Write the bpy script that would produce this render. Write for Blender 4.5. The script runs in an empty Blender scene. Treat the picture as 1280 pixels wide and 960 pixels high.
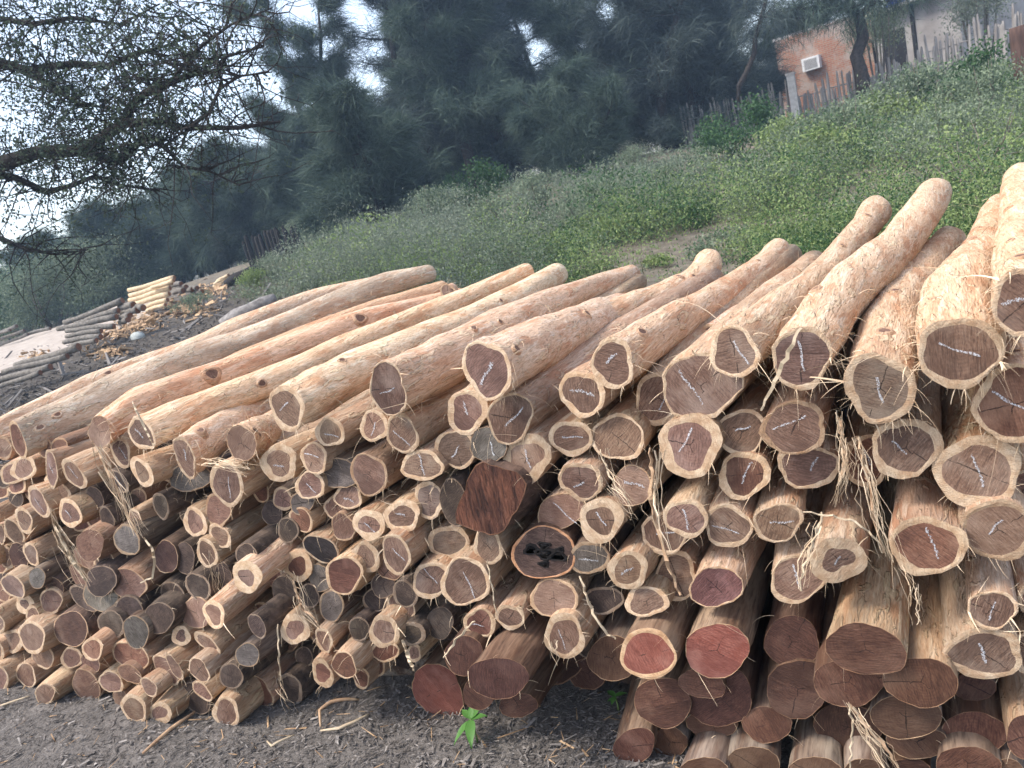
import bpy, math, random
import numpy as np
from mathutils import Vector, Matrix, Euler
R = math.radians
rng = random.Random(7)
nrs = np.random.RandomState(11)
scene = bpy.context.scene
COL = scene.collection

# ------------------------------------------------------------------ camera
EYE = Vector((0, 0, 1.55))
F_PX, HEAD, PITCH, ROLL = 960.0, R(30.4), R(13.0), R(14.0)
Fh = Vector((-math.sin(HEAD), math.cos(HEAD), 0)); Rh = Vector((math.cos(HEAD), math.sin(HEAD), 0)); UP = Vector((0, 0, 1))
FWD = Fh * math.cos(PITCH) - UP * math.sin(PITCH)
UP0 = Fh * math.sin(PITCH) + UP * math.cos(PITCH)
CX = Rh * math.cos(ROLL) - UP0 * math.sin(ROLL)
CY = Rh * math.sin(ROLL) + UP0 * math.cos(ROLL)
cam_d = bpy.data.cameras.new('camera'); cam = bpy.data.objects.new('camera', cam_d); COL.objects.link(cam)
m = Matrix((CX, CY, -FWD)).transposed().to_4x4(); m.translation = EYE
cam.matrix_world = m
cam_d.sensor_width = 36; cam_d.lens = 36 * F_PX / 1280; cam_d.clip_end = 600; cam_d.clip_start = 0.05
cam_d.dof.use_dof = True; cam_d.dof.focus_distance = 2.4; cam_d.dof.aperture_fstop = 9
scene.camera = cam

def pdir(px, py):
    return FWD + CX * ((px - 640) / F_PX) - CY * ((py - 480) / F_PX)
def at_Y(px, py, Y):
    d = pdir(px, py); return EYE + d * (Y / d.y)
def at_D(px, py, D):
    """point on the pixel's ray whose horizontal distance along the heading is D"""
    d = pdir(px, py); return EYE + d * (D / d.dot(Fh))
def at_z(px, py, z):
    d = pdir(px, py); return EYE + d * ((z - EYE.z) / d.z)
def depth(p): return (p - EYE).dot(FWD)
def project(p):
    q = p - EYE; z = q.dot(FWD); return 640 + F_PX * q.dot(CX) / z, 480 - F_PX * q.dot(CY) / z

# ------------------------------------------------------------------ terrain
_AZ = [-180, -60, -38, -20, 0, 20, 40, 60, 180]
_AA = [0.3, 0.4, 0.55, 1.30, 2.10, 1.56, 1.62, 1.5, 0.3]
def ground_z(x, y):
    d = math.hypot(x, y)
    az = math.degrees(math.atan2(x * Rh.x + y * Rh.y, x * Fh.x + y * Fh.y))
    a = float(np.interp(az, _AZ, _AA))
    t = max(0.0, d - 5.0); t = min(t, 26.0)
    ramp = t * t / (t + 2.5) / 20.0
    return a * ramp + 0.015 * math.sin(x * 1.7 + 1) * math.sin(y * 2.1) * min(1, d / 4)
def on_ground(px, py, dmax=120):
    d = pdir(px, py); hl = math.hypot(d.x, d.y); t = 1.0 / hl; last = t
    while t * hl < dmax:
        p = EYE + d * t
        if p.z < ground_z(p.x, p.y):
            lo, hi = last, t
            for _ in range(20):
                mid = (lo + hi) / 2; q = EYE + d * mid
                if q.z < ground_z(q.x, q.y): hi = mid
                else: lo = mid
            return EYE + d * hi
        last = t; t += 0.15 / hl
    return None
def ground_at(px, py, D):
    """point on the terrain at heading distance D under pixel column"""
    p = at_D(px, py, D); return Vector((p.x, p.y, ground_z(p.x, p.y)))

# ------------------------------------------------------------------ object helpers
def link(o): COL.objects.link(o); return o
def tag(o, label=None, cat=None, group=None, kind=None):
    if label: o['label'] = label
    if cat: o['category'] = cat
    if group: o['group'] = group
    if kind: o['kind'] = kind
    return o
def empty(name, loc, label=None, cat=None, group=None):
    o = bpy.data.objects.new(name, None); o.empty_display_size = 0.1; o.location = loc; link(o)
    return tag(o, label, cat, group)
def mesh(name, V, F, mat, parent=None, smooth=True, loc=None):
    me = bpy.data.meshes.new(name)
    if isinstance(V, np.ndarray): V = V.tolist()
    if isinstance(F, np.ndarray): F = F.tolist()
    me.from_pydata(V, [], F)
    if mat: me.materials.append(mat)
    if smooth: me.polygons.foreach_set('use_smooth', [True] * len(me.polygons))
    me.update()
    o = bpy.data.objects.new(name, me); link(o)
    if parent: o.parent = parent
    if loc is not None: o.location = loc
    return o
def copy_tree(o, parent=None):
    c = o.copy(); COL.objects.link(c)
    if parent: c.parent = parent
    for ch in list(o.children): copy_tree(ch, c)
    return c

class MB:
    def __init__(s): s.V = []; s.F = []
    def box(s, c, size, rot=None):
        M = rot or Matrix.Identity(3); b = len(s.V); c = Vector(c)
        for sx in (-.5, .5):
            for sy in (-.5, .5):
                for sz in (-.5, .5):
                    s.V.append(tuple(c + M @ Vector((sx * size[0], sy * size[1], sz * size[2]))))
        for f in ((0, 1, 3, 2), (4, 6, 7, 5), (0, 4, 5, 1), (2, 3, 7, 6), (0, 2, 6, 4), (1, 5, 7, 3)):
            s.F.append(tuple(b + i for i in f))
    def tube(s, pts, rad, seg=8, cap=True, lump=0.0):
        pts = [Vector(p) for p in pts]; n = len(pts); b = len(s.V)
        for i, p in enumerate(pts):
            t = (pts[min(i + 1, n - 1)] - pts[max(i - 1, 0)]).normalized()
            u = t.orthogonal() if abs(t.z) > .95 else t.cross(UP); u.normalize(); v = t.cross(u)
            r = rad[i] if hasattr(rad, '__len__') else rad
            for k in range(seg):
                a = 2 * math.pi * k / seg
                rr = r * (1 + lump * math.sin(3 * a + i * 1.3) + lump * .6 * math.sin(i * 2.1 + k))
                s.V.append(tuple(p + (u * math.cos(a) + v * math.sin(a)) * rr))
        for i in range(n - 1):
            for k in range(seg):
                k2 = (k + 1) % seg
                s.F.append((b + i * seg + k, b + i * seg + k2, b + (i + 1) * seg + k2, b + (i + 1) * seg + k))
        if cap:
            s.F.append(tuple(b + k for k in range(seg))[::-1]); s.F.append(tuple(b + (n - 1) * seg + k for k in range(seg)))
    def ribbon(s, pts, width, side):
        b = len(s.V); side = Vector(side)
        for i, p in enumerate(pts):
            w = width[i] if hasattr(width, '__len__') else width
            s.V.append(tuple(Vector(p) - side * w / 2)); s.V.append(tuple(Vector(p) + side * w / 2))
        for i in range(len(pts) - 1):
            a = b + 2 * i; s.F.append((a, a + 1, a + 3, a + 2))
    def build(s, name, mat, parent=None, smooth=True, loc=None):
        return mesh(name, s.V, s.F, mat, parent, smooth, loc)

# ------------------------------------------------------------------ material helpers
class NT:
    def __init__(s, name):
        s.m = bpy.data.materials.new(name); s.m.use_nodes = True; s.t = s.m.node_tree; s.t.nodes.clear()
        s.out = s.n('ShaderNodeOutputMaterial'); s.b = s.n('ShaderNodeBsdfPrincipled')
        s.t.links.new(s.b.outputs[0], s.out.inputs[0]); s.b.inputs['Specular IOR Level'].default_value = 0.25
    def n(s, ty, **kw):
        o = s.t.nodes.new(ty)
        for k, v in kw.items(): setattr(o, k, v)
        return o
    def l(s, a, b): s.t.links.new(a, b)
    def coord(s, scale=(1, 1, 1), kind='Object', rot=None, offset_random=True):
        tc = s.n('ShaderNodeTexCoord'); mp = s.n('ShaderNodeMapping'); mp.inputs['Scale'].default_value = scale
        if rot: mp.inputs['Rotation'].default_value = rot
        s.l(tc.outputs[kind], mp.inputs[0])
        if offset_random:
            oi = s.n('ShaderNodeObjectInfo'); mu = s.n('ShaderNodeMath', operation='MULTIPLY'); mu.inputs[1].default_value = 37.0
            s.l(oi.outputs['Random'], mu.inputs[0]); cb = s.n('ShaderNodeCombineXYZ')
            for i in range(3): s.l(mu.outputs[0], cb.inputs[i])
            s.l(cb.outputs[0], mp.inputs['Location'])
        return mp.outputs[0]
    def noise(s, vec, scale, detail=4, rough=.55, dist=0.0):
        o = s.n('ShaderNodeTexNoise'); o.inputs['Scale'].default_value = scale; o.inputs['Detail'].default_value = detail
        o.inputs['Roughness'].default_value = rough; o.inputs['Distortion'].default_value = dist
        if vec is not None: s.l(vec, o.inputs['Vector'])
        return o.outputs['Fac']
    def ramp(s, fac, stops):
        o = s.n('ShaderNodeValToRGB'); cr = o.color_ramp
        while len(cr.elements) < len(stops): cr.elements.new(.5)
        for e, (p, c) in zip(cr.elements, stops):
            e.position = p; e.color = (c, c, c, 1) if not hasattr(c, '__len__') else (*c, 1)
        s.l(fac, o.inputs[0]); return o.outputs[0]
    def mix(s, fac, a, b, mode='MIX'):
        o = s.n('ShaderNodeMix', data_type='RGBA', blend_type=mode)
        for sock, v in ((o.inputs['Factor'], fac), (o.inputs[6], a), (o.inputs[7], b)):
            if hasattr(v, 'is_linked') or hasattr(v, 'links'): s.l(v, sock)
            elif hasattr(v, '__len__'): sock.default_value = (*v, 1)
            else: sock.default_value = v
        return o.outputs[2]
    def math(s, op, a, b=None, clamp=False):
        o = s.n('ShaderNodeMath', operation=op, use_clamp=clamp)
        for i, v in enumerate((a, b)):
            if v is None: continue
            if hasattr(v, 'links'): s.l(v, o.inputs[i])
            else: o.inputs[i].default_value = v
        return o.outputs[0]
    def bump(s, h, strength=.5, dist=.004, prev=None):
        o = s.n('ShaderNodeBump'); o.inputs['Strength'].default_value = strength; o.inputs['Distance'].default_value = dist
        s.l(h, o.inputs['Height'])
        if prev is not None: s.l(prev, o.inputs['Normal'])
        return o.outputs[0]
    def fin(s, color, rough=.85, normal=None):
        if hasattr(color, 'links'): s.l(color, s.b.inputs['Base Color'])
        else: s.b.inputs['Base Color'].default_value = (*color, 1)
        s.b.inputs['Roughness'].default_value = rough
        if normal is not None: s.l(normal, s.b.inputs['Normal'])
        return s.m
    def n_sep(s, v, ax):
        o = s.n('ShaderNodeSeparateXYZ'); s.l(v, o.inputs[0]); return o.outputs[ax]
    def objcol(s):
        o = s.n('ShaderNodeObjectInfo'); return o.outputs['Color'], o.outputs['Alpha'], o.outputs['Random']

def mat_peeled():
    """stripped log side: cream wood with orange inner-bark patches, long fibres, nicks"""
    t = NT('peeled_wood'); oc, oa, ora = t.objcol()
    lon = t.coord((1, .10, 1)); iso = t.coord((1, 1, 1)); mid = t.coord((1, .28, 1))
    patch = t.noise(mid, 16, 5, .6, .6); patch2 = t.noise(lon, 55, 5, .65); fib = t.noise(lon, 260, 3, .6)
    spots = t.noise(iso, 60, 4, .6)
    c = t.mix(t.ramp(patch, [(.38, 0), (.50, 1)]), (.58, .35, .225), (.70, .53, .39))
    c = t.mix(t.ramp(patch2, [(.52, 0), (.60, .9)]), c, (.80, .68, .55))
    c = t.mix(t.ramp(patch2, [(.30, .85), (.40, 0)]), c, (.40, .225, .13))
    flake = t.noise(t.coord((1, .35, 1)), 34, 3, .5, 1.2)
    c = t.mix(t.ramp(flake, [(.60, 0), (.63, .75)]), c, (.78, .66, .48))
    crack = t.noise(t.coord((1, .05, 1)), 75, 4, .7, .3)
    c = t.mix(t.ramp(crack, [(.27, .9), (.34, 0)]), c, (.17, .10, .065))
    # weathering amount rides in the object's alpha
    gre = t.ramp(t.noise(mid, 9, 5, .6), [(.40, 1), (.62, 0)])
    wa = t.math('MULTIPLY', t.math('SUBTRACT', 1.0, oa), gre)
    c = t.mix(wa, c, (.26, .20, .155))
    c = t.mix(t.ramp(fib, [(.34, .55), (.56, 0)]), c, (.33, .21, .125))
    c = t.mix(t.ramp(spots, [(.66, 0), (.72, .8)]), c, (.15, .085, .06))
    c = t.mix(1.0, c, oc, 'MULTIPLY')
    h = t.math('ADD', t.math('ADD', t.math('MULTIPLY', patch2, .8), t.math('MULTIPLY', fib, .5)), t.math('MULTIPLY', t.ramp(flake, [(.58, 0), (.64, 1)]), .5))
    nn = t.bump(h, 1.0, .009); nn = t.bump(patch, .7, .014, nn)
    return t.fin(c, .9, nn)
def mat_weathered():
    t = NT('weathered_wood'); oc, oa, ora = t.objcol()
    lon = t.coord((1, .07, 1)); mid = t.coord((1, .25, 1))
    g = t.noise(lon, 90, 5, .65); b = t.noise(mid, 14, 4, .6)
    c = t.mix(t.ramp(b, [(.38, 0), (.60, 1)]), (.115, .066, .044), (.29, .235, .185))
    c = t.mix(t.ramp(g, [(.34, .8), (.52, 0)]), c, (.07, .05, .042))
    c = t.mix(t.ramp(g, [(.58, 0), (.72, .6)]), c, (.36, .28, .20))
    c = t.mix(1.0, c, oc, 'MULTIPLY')
    return t.fin(c, .85, t.bump(g, .7, .006))
def mat_bark():
    t = NT('dark_bark'); oc, oa, ora = t.objcol()
    lon = t.coord((1, .12, 1)); iso = t.coord()
    g = t.noise(lon, 80, 5, .7); b = t.noise(iso, 22, 5, .6)
    c = t.mix(t.ramp(b, [(.35, 0), (.65, 1)]), (.035, .027, .024), (.12, .09, .072))
    c = t.mix(t.ramp(g, [(.56, 0), (.75, .6)]), c, (.26, .20, .15))
    c = t.mix(1.0, c, oc, 'MULTIPLY')
    return t.fin(c, .9, t.bump(t.math('ADD', g, b), .8, .008))
def face_nodes(t, scale=1.0):
    """saw scores across the cut, in a direction of its own for each log"""
    oi = t.n('ShaderNodeObjectInfo'); tc = t.n('ShaderNodeTexCoord'); vr = t.n('ShaderNodeVectorRotate', rotation_type='AXIS_ANGLE')
    vr.inputs['Axis'].default_value = (0, 1, 0)
    ang = t.math('MULTIPLY', oi.outputs['Random'], 6.28); t.l(ang, vr.inputs['Angle']); t.l(tc.outputs['Object'], vr.inputs['Vector'])
    mp = t.n('ShaderNodeMapping'); mp.inputs['Scale'].default_value = (.10, .5, 1); t.l(vr.outputs[0], mp.inputs[0])
    ad = t.n('ShaderNodeVectorMath', operation='ADD'); cb = t.n('ShaderNodeCombineXYZ'); t.l(ang, cb.inputs[2]); t.l(cb.outputs[0], ad.inputs[1]); t.l(mp.outputs[0], ad.inputs[0])
    saw = t.noise(ad.outputs[0], 420, 4, .65)
    return saw, vr.outputs[0], tc.outputs['Object'], oi
def mat_heart(name, cols, gloss=.7):
    t = NT(name); saw, rot, obj, oi = face_nodes(t); oc = oi.outputs['Color']
    iso = t.coord()
    blot = t.noise(iso, 26, 4, .6); fine = t.noise(iso, 300, 3, .6)
    vm = t.n('ShaderNodeVectorMath', operation='MULTIPLY'); vm.inputs[1].default_value = (1, 0, 1); t.l(obj, vm.inputs[0])
    ln = t.n('ShaderNodeVectorMath', operation='LENGTH'); t.l(vm.outputs[0], ln.inputs[0])
    rr = t.math('ADD', t.math('MULTIPLY', ln.outputs['Value'], 900), t.math('MULTIPLY', blot, 14))
    ring = t.math('ADD', t.math('MULTIPLY', t.math('SINE', rr), .5), .5)
    c = t.mix(t.ramp(blot, [(.34, 0), (.64, 1)]), cols[0], cols[1])
    c = t.mix(t.math('MULTIPLY', ring, .30), c, cols[2])
    c = t.mix(t.ramp(saw, [(.38, .75), (.50, 0)]), c, cols[2])
    c = t.mix(t.ramp(saw, [(.56, 0), (.70, .5)]), c, cols[3])
    # two-tone halves where the saw came in from both sides, on some ends
    half = t.math('MULTIPLY', t.math('GREATER_THAN', t.n_sep(rot, 'Z'), .006), t.math('GREATER_THAN', t.math('FRACT', t.math('MULTIPLY', oi.outputs['Random'], 7.13)), .72))
    c = t.mix(t.math('MULTIPLY', half, .45), c, cols[2])
    stain = t.noise(iso, 9, 4, .6); c = t.mix(t.ramp(stain, [(.52, 0), (.72, .6)]), c, cols[3]); c = t.mix(t.ramp(stain, [(.28, .6), (.44, 0)]), c, cols[2])
    # a shake (drying crack) running out from near the pith
    sx = t.n('ShaderNodeSeparateXYZ'); t.l(rot, sx.inputs[0])
    wob = t.math('MULTIPLY', t.math('SUBTRACT', t.noise(iso, 60, 3), .5), .010)
    dist = t.math('ABSOLUTE', t.math('ADD', sx.outputs['X'], wob))
    thin = t.math('LESS_THAN', dist, t.math('MULTIPLY', .0012, t.ramp(t.noise(iso, 18, 2), [(.5, 0), (.6, 1)])))
    c = t.mix(t.math('MULTIPLY', thin, .8), c, (.02, .012, .01))
    c = t.mix(t.ramp(fine, [(.30, .25), (.5, 0)]), c, cols[2])
    # star shake at the pith of some ends
    th = t.math('ARCTAN2', t.n_sep(rot, 'X'), t.n_sep(rot, 'Z')); sn = t.math('ABSOLUTE', t.math('SINE', t.math('ADD', t.math('MULTIPLY', th, 1.5), t.math('MULTIPLY', blot, 3.0))))
    star = t.math('MULTIPLY', t.math('LESS_THAN', t.math('MULTIPLY', ln.outputs['Value'], sn), .0011), t.math('LESS_THAN', ln.outputs['Value'], t.math('MULTIPLY', blot, .036)))
    star = t.math('MULTIPLY', star, t.math('GREATER_THAN', t.math('FRACT', t.math('MULTIPLY', oi.outputs['Random'], 13.7)), .45))
    c = t.mix(t.math('MULTIPLY', star, .85), c, (.018, .010, .008)); thin = t.math('MAXIMUM', thin, star)
    c = t.mix(1.0, c, oc, 'MULTIPLY')
    h = t.math('SUBTRACT', t.math('ADD', saw, t.math('MULTIPLY', fine, .35)), thin)
    return t.fin(c, gloss, t.bump(h, .65, .004))
def mat_sap():
    t = NT('sapwood'); saw, rot, obj, oi = face_nodes(t); iso = t.coord()
    b = t.noise(iso, 40, 4, .6); f = t.noise(iso, 350, 3, .6)
    c = t.mix(t.ramp(b, [(.35, 0), (.65, 1)]), (.46, .30, .18), (.64, .49, .34))
    c = t.mix(t.ramp(saw, [(.36, .5), (.5, 0)]), c, (.34, .20, .12))
    c = t.mix(t.ramp(f, [(.34, .35), (.5, 0)]), c, (.28, .17, .10))
    c = t.mix(1.0, c, oi.outputs['Color'], 'MULTIPLY')
    return t.fin(c, .8, t.bump(t.math('ADD', saw, f), .7, .004))
def mat_simple(name, c0, c1, scale=40, rough=.85, bs=.4, bd=.004, stretch=(1, 1, 1), island=0.0, detail=5):
    t = NT(name); v = t.coord(stretch); n = t.noise(v, scale, detail, .6)
    c = t.mix(t.ramp(n, [(.32, 0), (.68, 1)]), c0, c1)
    if island:
        g = t.n('ShaderNodeNewGeometry'); hs = t.n('ShaderNodeHueSaturation')
        t.l(c, hs.inputs['Color']); k = t.math('ADD', t.math('MULTIPLY', g.outputs['Random Per Island'], 2 * island), 1 - island)
        t.l(k, hs.inputs['Value']); c = hs.outputs[0]
    return t.fin(c, rough, t.bump(n, bs, bd))
def mat_leaf(name, stops, rough=.55, trans=.25, clump=2.0):
    """leaf colours picked leaf by leaf; clump-sized drift of age and species"""
    t = NT(name); g = t.n('ShaderNodeNewGeometry')
    n = t.noise(t.coord((1, 1, 1)), clump, 3, .5)
    k = t.math('ADD', t.math('MULTIPLY', g.outputs['Random Per Island'], .55), t.math('MULTIPLY', n, .5), clamp=True)
    c = t.ramp(k, stops)
    t.b.inputs['Specular IOR Level'].default_value = .2
    m = t.fin(c, rough)
    tr = t.n('ShaderNodeBsdfTranslucent'); t.l(c, tr.inputs[0]); mx = t.n('ShaderNodeMixShader'); mx.inputs[0].default_value = trans
    t.l(t.b.outputs[0], mx.inputs[1]); t.l(tr.outputs[0], mx.inputs[2]); t.l(mx.outputs[0], t.out.inputs[0])
    return m

M = {}
M['peeled'] = mat_peeled(); M['weath'] = mat_weathered(); M['bark'] = mat_bark(); M['sap'] = mat_sap()
M['brown'] = mat_heart('brown_heartwood', [(.160, .088, .060), (.235, .142, .100), (.075, .042, .031), (.34, .25, .195)])
M['tan'] = mat_heart('tan_heartwood', [(.20, .115, .078), (.30, .19, .135), (.14, .078, .055), (.36, .25, .19)])
M['grey'] = mat_heart('grey_weathered_end', [(.14, .115, .098), (.24, .205, .18), (.07, .058, .05), (.33, .29, .26)], .85)
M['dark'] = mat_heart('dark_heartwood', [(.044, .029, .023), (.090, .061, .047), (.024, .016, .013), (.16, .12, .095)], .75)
M['red'] = mat_heart('red_heartwood', [(.215, .065, .042), (.30, .115, .078), (.12, .040, .030), (.36, .19, .14)], .6)
M['maroon'] = mat_heart('maroon_heartwood', [(.098, .050, .036), (.155, .084, .060), (.050, .026, .020), (.24, .16, .12)], .65)
def mat_chalk():
    t = NT('white_chalk'); n = t.noise(t.coord(), 420, 3, .7); m = t.fin((.62, .62, .64), .95)
    tr = t.n('ShaderNodeBsdfTransparent'); mx = t.n('ShaderNodeMixShader'); t.l(t.ramp(n, [(.40, 0), (.62, .9)]), mx.inputs[0])
    t.l(tr.outputs[0], mx.inputs[1]); t.l(t.b.outputs[0], mx.inputs[2]); t.l(mx.outputs[0], t.out.inputs[0]); return m
M['chalk'] = mat_chalk()
M['fibre'] = mat_simple('bark_fibre', (.48, .33, .20), (.72, .58, .41), 30, .8, .2, .001, island=.35)
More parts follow.
